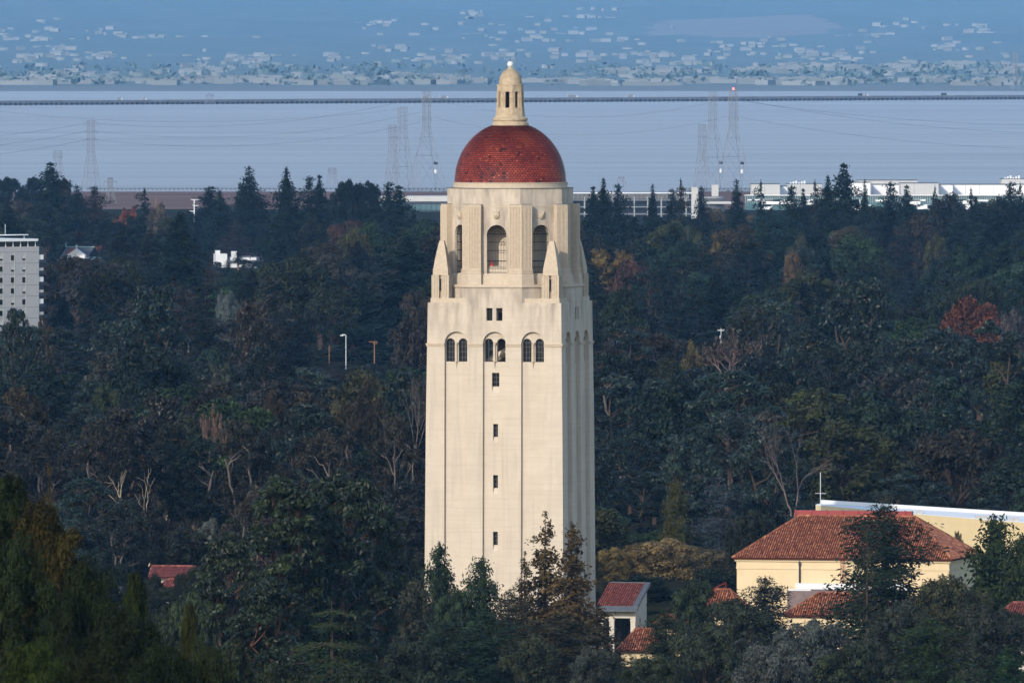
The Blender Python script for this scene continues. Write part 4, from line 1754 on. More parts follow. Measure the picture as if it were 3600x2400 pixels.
# walkways on posts along the shore
for (x0, x1, yt, yb, dd, lab, gap) in ((352, 1440, 661, 672, 8950.0, 'low walkway on posts along the water edge beyond the brown marsh', 15.3),
                                       (1425, 1590, 661, 688, 8820.0, 'dark trestle of braced posts beside the tower drum', 15.0),
                                       (2380, 2650, 661, 680, 8880.0, 'dark trestle stretch between the pale stair towers and the white campus', 15.0)):
    k = dd / FPX
    o = thing('pier_walkway', lab, 'pier', (((x0 + x1) / 2 - CXP) * k, dd, 0))
    zt, zb = EYE - (yt - HYP) * k, EYE - (yb - HYP) * k
    hw = (x1 - x0) / 2 * k
    b = MB()
    b.box(-hw, hw, -0.5, 0.5, zt - 0.75, zt - 0.45)
    b.bar((-hw, -0.5, zt), (hw, -0.5, zt), 0.09)
    b.build('deck', M['grey_roof'], o)
    n = int((x1 - x0) / gap)
    for i in range(n + 1):
        x = -hw + i * gap * k
        p = MB()
        p.bar((x, -0.3, -1.0), (x, -0.3, zt), 0.16)
        p.bar((x - 0.55, -0.3, zt - 0.2), (x, -0.3, zt - 1.0), 0.12)
        p.bar((x + 0.55, -0.3, zt - 0.2), (x, -0.3, zt - 1.0), 0.12)
        if gap < 15.1:
            p.bar((x, -0.3, -0.5), (x + gap * k, -0.3, zt - 0.5), 0.12)
            p.bar((x + gap * k, -0.3, -0.5), (x, -0.3, zt - 0.5), 0.12)
            if i % 3 == 0:
                p.box(x - 0.9, x + 0.9, -0.8, 0.6, -1.0, zt * 0.45)
        p.build('post', M['grey_roof'], o)

# ------------------------------------------------------------------ the long low bridge
bl, br = P(-260, 371.5, 16900), P(3860, 346.5, 18200)
ba, bb = Vector((bl.x, 16900, 0)), Vector((br.x, 18200, 0))
bv = bb - ba
br_ = thing('causeway_bridge', 'long low trestle bridge crossing the whole bay', 'bridge', ba, math.atan2(bv.y, bv.x))
Lb = bv.length
deck = MB()
deck.box(0, Lb, -6, 6, 2.9, 4.9)
deck.build('deck', M['conc'], br_)
rl = MB()
rl.box(0, Lb, -6.3, -6.001, 4.4, 5.9)
rl.build('parapet', M['conc'], br_)
npier = int(Lb / 8.15)
mid = npier // 2
rest = MB()
for i in range(npier):
    x = 4 + i * 8.15
    p = MB() if abs(i - mid) < 50 else rest
    p.box(x - 0.9, x + 0.9, -5, 5, -1, 2.25)
    p.box(x - 2.0, x + 2.0, -5.5, 5.5, 2.25, 2.89)
    if p is not rest:
        p.build('pier', M['conc'], br_)
rp = rest.build('outer_pier', M['conc'], br_)
rp['kind'] = 'stuff'
trk = []


def truck(px, L_, lab, m_='far_white'):
    q = (px + 260) / 4120.0
    p = ba + bv * q
    o = thing('truck', lab, 'truck', (p.x, p.y, 4.92), math.atan2(bv.y, bv.x), 'trucks on the causeway bridge')
    b = MB()
    b.box(-L_ / 2, L_ / 2 - 2.6, -1.25, 1.25, 1.1, 4.3)
    b.build('trailer', M[m_], o)
    b = MB()
    b.prism([(L_ / 2 - 2.4, -1.2, 0.8), (L_ / 2, -1.2, 0.8), (L_ / 2, 1.2, 0.8), (L_ / 2 - 2.4, 1.2, 0.8)], [(L_ / 2 - 2.4, -1.2, 3.4), (L_ / 2 - 0.7, -1.2, 3.4), (L_ / 2 - 0.7, 1.2, 3.4), (L_ / 2 - 2.4, 1.2, 3.4)])
    b.build('cab', M['grey_panel'] if m_ != 'far_white' else M['white_wall'], o)
    for x in (-L_ / 2 + 1.2, -L_ / 2 + 2.4, L_ / 2 - 1.0):
        w = MB()
        w.bar((x, -1.3, 0.5), (x, 1.3, 0.5), 0.5, 0.5, 12)
        w.build('wheel', M['tyre'], o)


for px, L_, lab, m_ in ((378, 9, 'small pale truck alone on the bridge deck at the apartment block end', 'far_white'),
                        (462, 6, 'short pale van-sized truck behind the small pale truck on the bridge', 'far_white'),
                        (1424, 12, 'white truck on the bridge just short of the tall pylon pair', 'far_white'),
                        (1485, 13, 'low white truck on the bridge seen through the tall pylon', 'far_white'),
                        (1936, 17, 'long white lorry on the bridge just past the lantern', 'far_white'),
                        (2143, 12, 'white lorry on the bridge farther on than the lantern', 'far_white'),
                        (2976, 8, 'dark lorry on the bridge over the highest campus rooftop', 'navy'),
                        (3285, 10, 'dark lorry on the bridge near its far end', 'navy'),
                        (2995, 6, 'small white truck right behind a dark lorry on the bridge', 'far_white')):
    truck(px, L_, lab, m_)


# ------------------------------------------------------------------ lattice pylons and their cables
def pylon(label, px, yt, d, wb, wt, waist=0.55, arms=(), rad=0.16, base=0.0, lamp=False, dish=False, ppx=None, group='lattice pylons at the bay shore', m_='steel'):
    H_ = EYE - (yt - HYP) / FPX * d - base
    o = thing('lattice_pylon', label, 'pylon', ((px - CXP) / FPX * d, d, base), R(20), group)

    def hw(q):
        return wb + (wt - wb) * (q / waist) if q < waist else wt
    b = MB()
    lv = [0.0]
    while lv[-1] < 0.985:
        lv.append(min(1.0, lv[-1] + max(2.6 * hw(lv[-1]) / H_ * 0.85, 0.05)))
    for i in range(len(lv) - 1):
        a0, a1 = hw(lv[i]), hw(lv[i + 1])
        z0, z1 = lv[i] * H_, lv[i + 1] * H_
        c0 = [(-a0, -a0, z0), (a0, -a0, z0), (a0, a0, z0), (-a0, a0, z0)]
        c1 = [(-a1, -a1, z1), (a1, -a1, z1), (a1, a1, z1), (-a1, a1, z1)]
        for j in range(4):
            b.bar(c0[j], c1[j], rad * 0.8)
            b.bar(c1[j], c1[(j + 1) % 4], rad * 0.6)
            b.bar(c0[j], c1[(j + 1) % 4], rad * 0.42)
            b.bar(c0[(j + 1) % 4], c1[j], rad * 0.42)
    b.build('lattice', M[m_], o)
    for q, w in arms:
        b = MB()
        z_ = q * H_
        for s in (-1, 1):
            b.bar((s * w, 0, z_ + 0.2), (0, 0, z_ + 0.2), rad * 0.7)
            b.bar((s * w, 0, z_ + 0.2), (s * wt, 0, z_ + 1.6), rad * 0.6)
            b.bar((s * w, 0, z_ + 0.2), (s * w, 0, z_ - 1.8), rad * 0.6)
        b.build('crossarm', M[m_], o)
    if lamp:
        e = bpy.data.materials.new('red_beacon')
        e.use_nodes = True
        bs = e.node_tree.nodes['Principled BSDF']
        bs.inputs['Base Color'].default_value = (0.8, 0.02, 0.02, 1)
        bs.inputs['Emission Color'].default_value = (1, 0.08, 0.05, 1)
        bs.inputs['Emission Strength'].default_value = 6
        b = MB()
        b.lathe([(0.3, H_ + 0.1), (0.6, H_ + 0.4), (0.6, H_ + 1.0), (0.2, H_ + 1.4)], 10)
        b.build('beacon', e, o)
    if dish:
        b = MB()
        b.lathe([(0.1, H_ * 0.16), (0.9, H_ * 0.165), (0.9, H_ * 0.20), (0.1, H_ * 0.205)], 10, wb * 0.45, -wb * 0.45)
        b.build('equipment_drum', M['white'], o)
        b = MB()
        x = wb * 0.45
        b.prism([(x - 1.3, -x - .2, H_ * 0.255), (x + 1.2, -x - .2, H_ * 0.25), (x + 1.2, -x + .2, H_ * 0.25), (x - 1.3, -x + .2, H_ * 0.255)], [(x - 1.0, -x - .2, H_ * 0.285), (x + 1.6, -x - .2, H_ * 0.275), (x + 1.6, -x + .2, H_ * 0.275), (x - 1.0, -x + .2, H_ * 0.285)])
        b.build('panel', M['navy'], o)
    return o


A3 = ((0.72, 4.4), (0.84, 4.4), (0.96, 4.4))
pylon('grey lattice pylon with three crossarms standing alone over the orange treetops', 320, 424, 8950, 5.2, 1.9, 0.55, A3)
pylon('smaller faint lattice pylon half hidden by the spire redwood', 203, 531, 9600, 4.5, 2.2, 0.5, ((0.78, 3.4), (0.9, 3.4)))
pylon('short pale lattice pylon on the marsh edge with one wide crossarm', 388, 625, 8200, 3.4, 1.2, 0.6, ((0.84, 4.2),))
pylon('shortest of the three thin pylons nearest the round pines', 1380, 440, 9100, 4.4, 2.1, 0.6, ((0.8, 2.8), (0.95, 2.8)))
pylon('middle slender pylon of the trio before the tower', 1415, 377, 9050, 6.6, 2.4, 0.68, (), 0.17)
pylon('tallest splay-footed pylon of the trio before the tower', 1500, 319, 9000, 10.2, 2.1, 0.60, ((0.72, 3.2), (0.92, 3.2)), 0.20, dish=True)
pylon('shortest thin pylon of the trio above the round office', 2468, 438, 9100, 4.6, 2.0, 0.6, ((0.8, 2.8), (0.95, 2.8)))
pylon('middle tall pylon of the trio above the round office', 2505, 322, 9050, 9.4, 2.2, 0.62, (), 0.18, dish=True)
pylon('tallest pylon with a red beacon above the round office', 2578, 317, 9000, 9.8, 2.2, 0.60, ((0.72, 3.6), (0.92, 3.6)), 0.20, lamp=True, dish=True)
pylon('tiny faint pylon tip behind the conifers by the open-deck garage', 2184, 622, 9300, 2.4, 1.4, 0.6, ((0.8, 2.5),))
pylon('small faint pylon tip beside the round-topped pines', 1168, 591, 9300, 3.0, 2.0, 0.6, ((0.75, 3), (0.9, 3)))
pylon('distant faint pylon rising from the bridge deck', 738, 330, 17100, 5, 3.0, 0.5, ((0.8, 6),), 0.25)
pylon('distant thin mast-like pylon on the far shore edge', 3570, 185, 20100, 5, 2.0, 0.5, (), 0.35, base=1.0)

CG = 'high voltage cables over the bay'
CL = 'thin sagging high voltage cable over the pale water'
nC = [0]
words_ = ['upper', 'middle', 'lower']


def run(pa, pb, sag, names):
    cable('thin ' + names + ' high voltage cable over the pale water', pa, pb, sag, 0.075, 18, CG)


for i, (q, dz) in enumerate(((0.96, 0), (0.84, 0), (0.72, 0))):
    h = (EYE - (424 - HYP) / FPX * 8950) * q
    y = HYP + (EYE - h) / 8950 * FPX
    run(P(296, y, 8950), P(-200, y + 55 + 4 * i, 8800), 2, words_[i] + ' shoreward lone-pylon')
    run(P(344, y, 8950), P(1478, (342, 395, 430)[i], 9000), 9, words_[i] + ' long span lone-pylon-to-trio')
for i, y in enumerate((350, 412)):
    run(P(1520, y, 9000), P(2555, y - 2, 9000), 12, ('upper', 'lower')[i] + ' trio-to-trio')
    run(P(2600, y, 9000), P(3750, 470 + 55 * i, 9400), 5, ('upper', 'lower')[i] + ' beacon-pylon outgoing')
run(P(2510, 340, 9050), P(3750, 440, 9500), 5, 'uppermost outgoing')
run(P(1408, 384, 9050), P(-150, 372, 9800), 10, 'uppermost slender-pylon')

# ------------------------------------------------------------------ the town on the far shore
rg = np.random.default_rng(77)


def house_mesh(name, w, dp, h, kind_, m_):
    b = MB()
    b.box(-w / 2, w / 2, 0, dp, -6, h)
    if kind_ == 'gable':
        b.prism([(-w / 2 - .4, -0.4, h + .01), (w / 2 + .4, -0.4, h + .01), (w / 2 + .4, dp + .4, h + .01), (-w / 2 - .4, dp + .4, h + .01)],
                [(-w / 2 - .4, dp / 2 - .05, h + 2.6), (w / 2 + .4, dp / 2 - .05, h + 2.6), (w / 2 + .4, dp / 2 + .05, h + 2.6), (-w / 2 - .4, dp / 2 + .05, h + 2.6)])
    else:
        b.box(-w / 2 - .2, w / 2 + .2, -.2, dp + .2, h + .01, h + 0.7)
        b.box(-w * 0.2, w * 0.05, dp * .3, dp * .6, h + .71, h + 2.2)
    return b.mesh(name, m_)


far_walls = [mat('far_wall_hazed_pale', (0.21, 0.225, 0.235), 0.9, 0.1), mat('far_wall_hazed_mid', (0.175, 0.195, 0.20), 0.9, 0.1), mat('far_wall_hazed_dim', (0.165, 0.18, 0.185), 0.9, 0.1)]  # wall colours pulled toward the hill blue, haze painted in
sheds = [house_mesh('shed', w, 30, h, 'flat', far_walls[j]) for w, h, j in ((60, 6, 0), (40, 7, 1), (30, 8, 1), (80, 5, 2), (22, 7, 0))]
homes = [house_mesh('home', w, 11, h, 'gable', far_walls[j]) for w, h, j in ((15, 5, 0), (20, 6, 1), (26, 7, 0), (18, 6, 2))]


def far_d(py):
    """distance at which the far plain or hill shows at photo row py (no bumps)"""
    ds = np.arange(20050, 43000, 25.0)
    ys = HYP + (EYE - np.interp(ds, HD, HZ)) / ds * FPX
    i = int(np.argmin(np.abs(ys - py)))
    return float(ds[i])


fields = ['by the waterline', 'on the flat behind the shore sheds', 'on the lower slope', 'on the mid slope', 'high on the blue hillside']


def far_home(px, py, me, shed):
    d = far_d(py)
    x = (px - CXP) / FPX * d
    nm = 'shore_shed' if shed else 'hillside_house'
    o = bpy.data.objects.new(nm, me)
    COL.objects.link(o)
    o.location = (x, d, hill_z(x, d))
    o.rotation_euler = (0, 0, R(float(rg.normal(0, 16))))
    f = 0 if py > 284 else 1 if py > 255 else 2 if py > 200 else 3 if py > 130 else 4
    ar = ('off the apartment block side', 'off the round-topped pines', 'behind the dome lantern', 'beyond the open-deck garage', 'beyond the white campus')[min(4, max(0, int(px // 720)))]
    lab = ('pale flat-roofed shed ' if shed else 'small pale gabled house ') + fields[f] + ' ' + ar
    tag(o, lab, 'shed' if shed else 'house', 'far shore sheds' if shed else 'far hillside houses')


ns = 0
for (x0, x1, y0, y1, n) in ((40, 1210, 278, 300, 46), (1200, 1740, 288, 300, 16), (1190, 1600, 262, 285, 12), (1830, 2380, 290, 302, 16), (2400, 3600, 284, 302, 42), (2150, 2420, 252, 275, 10), (2600, 3020, 232, 262, 14), (3080, 3600, 225, 262, 20)):
    for i in range(n):
        far_home(rg.uniform(x0, x1), rg.uniform(y0, y1), sheds[rg.integers(0, 5)], True)
clusters = [(30, 135, 60, 30), (160, 135, 40, 25), (100, 200, 60, 25), (215, 190, 40, 20), (370, 205, 30, 20), (420, 133, 70, 8), (560, 137, 80, 14), (700, 235, 110, 30), (850, 205, 90, 25), (910, 225, 60, 20), (1170, 205, 40, 20),
            (1320, 95, 60, 10), (1500, 110, 110, 16), (1400, 175, 60, 14), (1720, 115, 60, 22), (1660, 75, 60, 14), (1850, 135, 90, 22), (1980, 80, 120, 18), (2110, 75, 80, 14), (2060, 120, 90, 22), (2130, 145, 90, 16), (1780, 195, 70, 20),
            (1960, 190, 110, 26), (2100, 195, 100, 30), (2280, 200, 80, 30), (1600, 215, 70, 22), (2700, 152, 90, 8), (2580, 170, 60, 16), (2830, 190, 70, 20), (2960, 195, 40, 20), (3200, 100, 90, 14), (3080, 130, 80, 12), (3330, 165, 60, 20),
            (3440, 115, 40, 18), (3560, 245, 60, 10), (2420, 215, 60, 20), (2330, 250, 60, 18), (270, 265, 90, 12), (620, 265, 120, 10)]
nh = 0
for (cx_, cy_, sx_, sy_) in clusters:
    for i in range(7):
        if nh >= 280:
            break
        far_home(rg.normal(cx_, sx_ * 0.55), max(58, rg.normal(cy_, sy_ * 0.5)), homes[rg.integers(0, 4)], False)
        nh += 1
# the rest of the town: too many and too small to count
vs, qs, tn = [], [], []
nq = 0


def add_boxes(n, xr, yr, wr, hr, tone_):
    global nq
    for _ in range(n):
        if rg.random() < 0.7:
            c_ = clusters[rg.integers(0, len(clusters))]
            px, py = rg.normal(c_[0], c_[2] * 1.3), rg.normal(c_[1], c_[3] * 1.0)
        else:
            px, py = rg.uniform(*xr), rg.uniform(*yr)
        py = min(305, max(50, py))
        d_ = far_d(py)
        x = (px - CXP) / FPX * d_
        z = hill_z(x, d_)
        w, h = rg.uniform(*wr), rg.uniform(*hr)
        b0 = len(vs)
        for zz_ in (z - 4, z + h):
            for (sx_, sy_) in ((-1, -1), (1, -1), (1, 1), (-1, 1)):
                vs.append((x + sx_ * w / 2, d_ + sy_ * 6, zz_))
        for f_ in ((0, 1, 5, 4), (1, 2, 6, 5), (2, 3, 7, 6), (3, 0, 4, 7), (4, 5, 6, 7)):
            qs.append([b0 + q for q in f_])
            tn.append(rg.uniform(*tone_))


add_boxes(380, (0, 3600), (190, 304), (8, 26), (4, 8), (0.2, 1.0))
town_m = tone_mat('town_walls_hazed', (0.11, 0.145, 0.15), (0.14, 0.165, 0.17), (0.20, 0.215, 0.22), 0.9, 0.1)  # low-contrast bluish walls, distance haze put into the colour
me = quads_mesh('town', np.array(vs), np.array(qs), tn, town_m)
o = bpy.data.objects.new('distant_town', me)
COL.objects.link(o)
o['kind'] = 'stuff'
o['label'] = 'mass of tiny pale houses over the far shore and lower slope'
# tree cover between the houses
vs, qs, tn = [], [], []
for _ in range(380):
    px, py = rg.uniform(-150, 3750), rg.uniform(235, 303)
    d_ = far_d(py)
    x = (px - CXP) / FPX * d_
    z = hill_z(x, d_)
    rr = rg.uniform(4, 9) * (1.0 if py > 150 else 1.5)
    for q in range(9):
        c0 = np.array([x + rg.normal(0, rr * 0.9), d_ + rg.normal(0, 6), z + rr * rg.uniform(0.2, 1.5)])
        a_ = rg.normal(size=3)
        a_ /= np.linalg.norm(a_)
        b_ = np.cross(a_, rg.normal(size=3))
        b_ /= np.linalg.norm(b_)
        s_ = rr * rg.uniform(0.4, 0.7)
        n0 = len(vs)
        for p in (c0 - a_ * s_, c0 + b_ * s_, c0 + a_ * s_, c0 - b_ * s_):
            vs.append(tuple(p))
        qs.append([n0, n0 + 1, n0 + 2, n0 + 3])
        tn.append(rg.random())
me = quads_mesh('woods', np.array(vs), np.array(qs), tn, tone_mat('far_foliage_hazed', (0.080, 0.120, 0.130), (0.09, 0.133, 0.143), (0.105, 0.148, 0.155), 0.9, 0.1))  # foliage lightened to the hill blue, haze painted into its colour
o = bpy.data.objects.new('distant_trees', me)
COL.objects.link(o)
o['kind'] = 'stuff'
o['label'] = 'mass of dark far trees between the houses of the far shore'

# ------------------------------------------------------------------ trees
class Tree:
    """one kind of tree: limbs (tubes) and leaves (small diamond-shaped leaves or sprays)"""

    def __init__(self, seed):
        self.g = np.random.default_rng(seed)
        self.lv, self.lt = [], []
        self.tv, self.tq = [], []
        self.nt = 0

    def tube(self, pts, rad, n=5):
        pts = np.array(pts, float)
        rad = np.array(rad, float)
        k = len(pts)
        tang = np.gradient(pts, axis=0)
        tang /= np.linalg.norm(tang, axis=1)[:, None] + 1e-9
        ref = np.array([0.31, 0.94, 0.1])
        u = np.cross(tang, ref)
        u /= np.linalg.norm(u, axis=1)[:, None] + 1e-9
        v = np.cross(tang, u)
        a = np.arange(n) * 2 * np.pi / n
        ring = pts[:, None, :] + rad[:, None, None] * (u[:, None, :] * np.cos(a)[None, :, None] + v[:, None, :] * np.sin(a)[None, :, None])
        self.tv.append(ring.reshape(-1, 3))
        i = np.arange(k - 1)[:, None] * n
        j = np.arange(n)[None, :]
        j2 = (j + 1) % n
        q = np.stack([i + j, i + j2, i + n + j2, i + n + j], -1).reshape(-1, 4) + self.nt
        self.tq.append(q)
        self.nt += k * n

    def limb(self, a, b, r0, r1, wob=0.08, k=6, n=5, sag=0.0):
        a, b = np.array(a, float), np.array(b, float)
        L = np.linalg.norm(b - a)
        t = np.linspace(0, 1, k)
        pts = a[None] * (1 - t)[:, None] + b[None] * t[:, None]
        w = np.cumsum(self.g.normal(size=(k, 3)), axis=0) * wob * L / k
        w -= w[0]
        w -= t[:, None] * w[-1]
        pts += w
        pts[:, 2] += sag * L * np.sin(np.pi * t)
        self.tube(pts, r0 + (r1 - r0) * t ** 0.8, n)
        return pts

    def leaves(self, c, nrm, L, W, jit=0.6, hang=0.0, tone=None):
        """c (n,3) centres, nrm (n,3) outward directions"""
        n = len(c)
        if n == 0:
            return
        g = self.g
        nn = nrm + jit * g.normal(size=(n, 3))
        nn /= np.linalg.norm(nn, axis=1)[:, None] + 1e-9
        a = g.normal(size=(n, 3))
        a[:, 2] -= hang
        a -= nn * np.sum(a * nn, axis=1)[:, None]
        a /= np.linalg.norm(a, axis=1)[:, None] + 1e-9
        b = np.cross(nn, a)
        s = (0.65 + 0.7 * g.random(n))[:, None]
        a *= L * 0.5 * s
        b *= W * 0.5 * s
        self.lv.append(np.stack([c - a, c + b - 0.1 * a, c + a, c - b - 0.1 * a], 1).reshape(-1, 3))
        t = g.random(n) if tone is None else np.clip(tone + 0.15 * g.normal(size=n), 0, 1)
        self.lt.append(t)

    def clump(self, c, r, n, L, W, flat=0.75, jit=0.6, hang=0.0, tone=0.45, up=0.15):
        g = self.g
        d = g.normal(size=(n, 3))
        d[:, 2] = np.where(d[:, 2] < -0.5, -d[:, 2], d[:, 2])
        d /= np.linalg.norm(d, axis=1)[:, None]
        rr = r * (0.45 + 0.55 * g.random(n) ** 0.45)
        rr *= 1 + 0.22 * np.sin(3.1 * d[:, 0] * 2 + g.uniform(0, 6)) * np.sin(2.7 * d[:, 2] * 2 + g.uniform(0, 6))
        p = np.array(c)[None] + d * rr[:, None] * np.array([1, 1, flat])[None]
        o = d.copy()
        o[:, 2] += up
        self.leaves(p, o, L, W, jit, hang, tone)

    def finish(self, leaf_m):
        out = []
        if self.tv:
            v, q = np.concatenate(self.tv), np.concatenate(self.tq)
            out.append(quads_mesh('trunk', v, q, np.full(len(q), 0.5), M['bark']))
        else:
            out.append(None)
        if self.lv:
            v = np.concatenate(self.lv)
            q = np.arange(len(v)).reshape(-1, 4)
            out.append(quads_mesh('crown', v, q, np.concatenate(self.lt), leaf_m))
        else:
            out.append(None)
        return out


PROTO = {}


def reg(key, t, leaf_m, h, w):
    PROTO[key] = (*t.finish(leaf_m), h, w)


def conifer(key, seed, h=30.0, w=11.0, whorls=34, nbr=7, spr=7, L=1.5, W=0.55, power=0.85, droop=0.25, bare=0.04, ragged=0.25, layered=0.0, leaf='needle', topw=0.0, gap=0.0, curve_up=0.0, thick=0.35):
    t = Tree(seed)
    g = t.g
    t.tube([(0, 0, 0), (0.05, 0, h * 0.3), (-0.05, 0.05, h * 0.7), (0, 0, h * 0.985)], [w * 0.045, w * 0.034, w * 0.016, 0.03], 7)
    for i in range(whorls):
        q = bare + (1 - bare) * (i + 0.3 * g.random()) / whorls
        z = h * q
        env = (1 - q) ** power * (1 - topw) + topw * min(1, (1 - q) * 6)
        if q < bare + 0.10:
            env *= 0.75 + 0.25 * (q - bare) / 0.10
        R_ = w / 2 * env + 0.12
        lump = 1 + ragged * g.normal() * 0.6
        ph = g.uniform(0, 6.28)
        nb = max(3, int(nbr * (0.6 + 0.6 * env)))
        for j in range(nb):
            if gap and g.random() < gap:
                continue
            a = ph + 2 * np.pi * j / nb + g.normal() * 0.25
            l = R_ * max(0.25, lump + ragged * g.normal() * 0.7)
            d = np.array([math.cos(a), math.sin(a), 0])
            zt = z - droop * l * (0.7 + 0.5 * g.random()) + curve_up * l
            tip = d * l + np.array([0, 0, zt])
            root = np.array([0, 0, z])
            if l > 0.12 * w:
                t.limb(root, tip, 0.018 * w * 0.4 + 0.03, 0.02, 0.05, 4, 3)
            ns = max(2, int(spr * l / (w / 2) * 2) + 1)
            s = (0.18 + 0.82 * (np.arange(ns) + g.random(ns)) / ns)
            pc = root[None] * (1 - s)[:, None] + tip[None] * s[:, None]
            m = max(2, int(4 - 2 * layered))
            pc = np.repeat(pc, m, 0)
            sp = thick * (0.4 + 0.6 * l / (w / 2)) * w * 0.14
            pc += g.normal(size=pc.shape) * np.array([sp, sp, sp * (1 - 0.7 * layered)])
            side = np.array([-d[1], d[0], 0])
            nr = np.tile(d * 0.55 + np.array([0, 0, 0.75 + layered * 0.8]), (len(pc), 1)) + side[None] * g.normal(size=(len(pc), 1)) * 0.5
            t.leaves(pc, nr, L * (0.6 + 0.4 * env), W * (0.6 + 0.4 * env), 0.5 - 0.2 * layered, 0.35, 0.15 + 0.55 * g.random())
    # tip
    pc = np.stack([g.normal(size=24) * 0.12, g.normal(size=24) * 0.12, h * (0.96 + 0.045 * g.random(24))], 1)
    t.leaves(pc, np.tile([0, 0, 1.0], (24, 1)), L * 0.5, W * 0.4, 0.9, 0, 0.4)
    reg(key, t, M[leaf], h, w)


def broadleaf(key, seed, h=16.0, w=16.0, nclump=70, per=110, L=0.8, W=0.42, trunk=0.25, leaf='leaf', hang=0.3, rc=(0.13, 0.22), base=0.22, hollow=0.5, top_flat=0.0, jit=0.6, limbs=9, trunk_r=0.035, columns=None, gapf=0.0):
    t = Tree(seed)
    g = t.g
    th = h * trunk
    cz = h * (base + 1) / 2
    rz_ = h * (1 - base) / 2
    t.limb((0, 0, -0.5), (g.normal() * 0.03 * w, g.normal() * 0.03 * w, th), w * trunk_r * 1.25, w * trunk_r, 0.05, 5, 7)
    low = g.uniform(0, 6.28, 8)
    cs = []
    for i in range(nclump * 3):
        d = g.normal(size=3)
        d /= np.linalg.norm(d)
        if d[2] < -0.55:
            d[2] *= -1
        r = hollow + (1 - hollow) * g.random() ** 0.6
        lob = 1 + 0.17 * math.sin(3 * math.atan2(d[1], d[0]) + low[0]) * math.cos(2 * d[2] + low[1]) + 0.11 * math.sin(5 * math.atan2(d[1], d[0]) + low[2] + 3 * d[2])
        if gapf and math.sin(4 * math.atan2(d[1], d[0]) + low[3] + 5 * d[2]) < -1 + 2 * gapf:
            continue
        c = np.array([d[0] * w / 2 * r * lob * 0.86, d[1] * w / 2 * r * lob * 0.86, cz + d[2] * rz_ * r * 0.88 * (1 - top_flat * max(0, d[2]) * 0.4)])
        cs.append((c, d))
        if len(cs) >= nclump:
            break
    ends = []
    for i in range(limbs):
        c, d = cs[i * len(cs) // limbs]
        e = c * np.array([0.7, 0.7, 0.92])
        p = t.limb((0, 0, th * 0.96), e, w * trunk_r * 0.55, w * 0.006, 0.22, 7, 5, 0.06)
        ends.append(p)
    for i in range(len(cs)):
        c, d = cs[i]
        if i % 3 == 0:
            p = ends[g.integers(0, len(ends))]
            t.limb(p[g.integers(2, len(p))], c, w * 0.007, w * 0.002, 0.2, 4, 3)
        r = w * g.uniform(*rc) * 0.62
        t.clump(c, r, int(per * (0.7 + 0.6 * g.random())), L, W, 0.78, jit * 0.75, hang, 0.08 + 0.75 * g.random() ** 1.3)
    reg(key, t, M[leaf], h, w)


def eucalyptus(key, seed, h=30.0, w=17.0, heads=13, clumps=11, per=70, L=0.95, W=0.4, leaf='gloss_leaf', forks=3, base=0.14, spread=1.0, pend=0.9):
    """tall gum: forked pale trunk, separate dome-topped heads of hanging leaves with gaps between them"""
    t = Tree(seed)
    g = t.g
    th = h * 0.22
    t.limb((0, 0, -0.5), (g.normal() * 0.5, g.normal() * 0.5, th), w * 0.034, w * 0.028, 0.06, 5, 7)
    mains = []
    for k in range(forks):
        a = 2 * np.pi * (k + g.random() * 0.6) / forks
        e = np.array([math.cos(a) * w * 0.16 * spread, math.sin(a) * w * 0.16 * spread, h * g.uniform(0.62, 0.8)])
        mains.append(t.limb((0, 0, th * 0.95), e, w * 0.025, w * 0.010, 0.20, 9, 6))
    for i in range(heads):
        q = (i + 0.5) / heads
        z = h * (base + 0.06 + (0.9 - base) * q ** 0.9)
        env = math.sin(math.pi * min(1, 0.22 + 0.70 * q)) ** 0.8
        a = i * 2.399 + g.normal() * 0.5
        rr = w * 0.36 * env * g.uniform(0.35, 1.05)
        c = np.array([math.cos(a) * rr, math.sin(a) * rr, z])
        hr = w * g.uniform(0.13, 0.215)
        p = mains[g.integers(0, len(mains))]
        j = int(np.argmin(np.linalg.norm(p - (c - np.array([0, 0, h * 0.14]))[None], axis=1)))
        bp = t.limb(p[j], c - np.array([0, 0, hr * 0.35]), w * 0.010, w * 0.004, 0.28, 7, 5, 0.05)
        tone = 0.10 + 0.62 * g.random() ** 1.2
        for m in range(clumps):
            d = g.normal(size=3)
            d /= np.linalg.norm(d)
            d[2] = abs(d[2]) * 1.1 - 0.35
            cc = c + d * hr * np.array([1, 1, 0.85]) * (0.55 + 0.5 * g.random())
            if m % 2 == 0:
                t.limb(bp[-1 - (m % 3)], cc, w * 0.004, w * 0.0015, 0.2, 4, 3)
            t.clump(cc, hr * g.uniform(0.30, 0.50), int(per * (0.6 + 0.8 * g.random())), L, W, 0.85, 0.55, pend, tone + 0.16 * g.normal())
    reg(key, t, M[leaf], h, w)


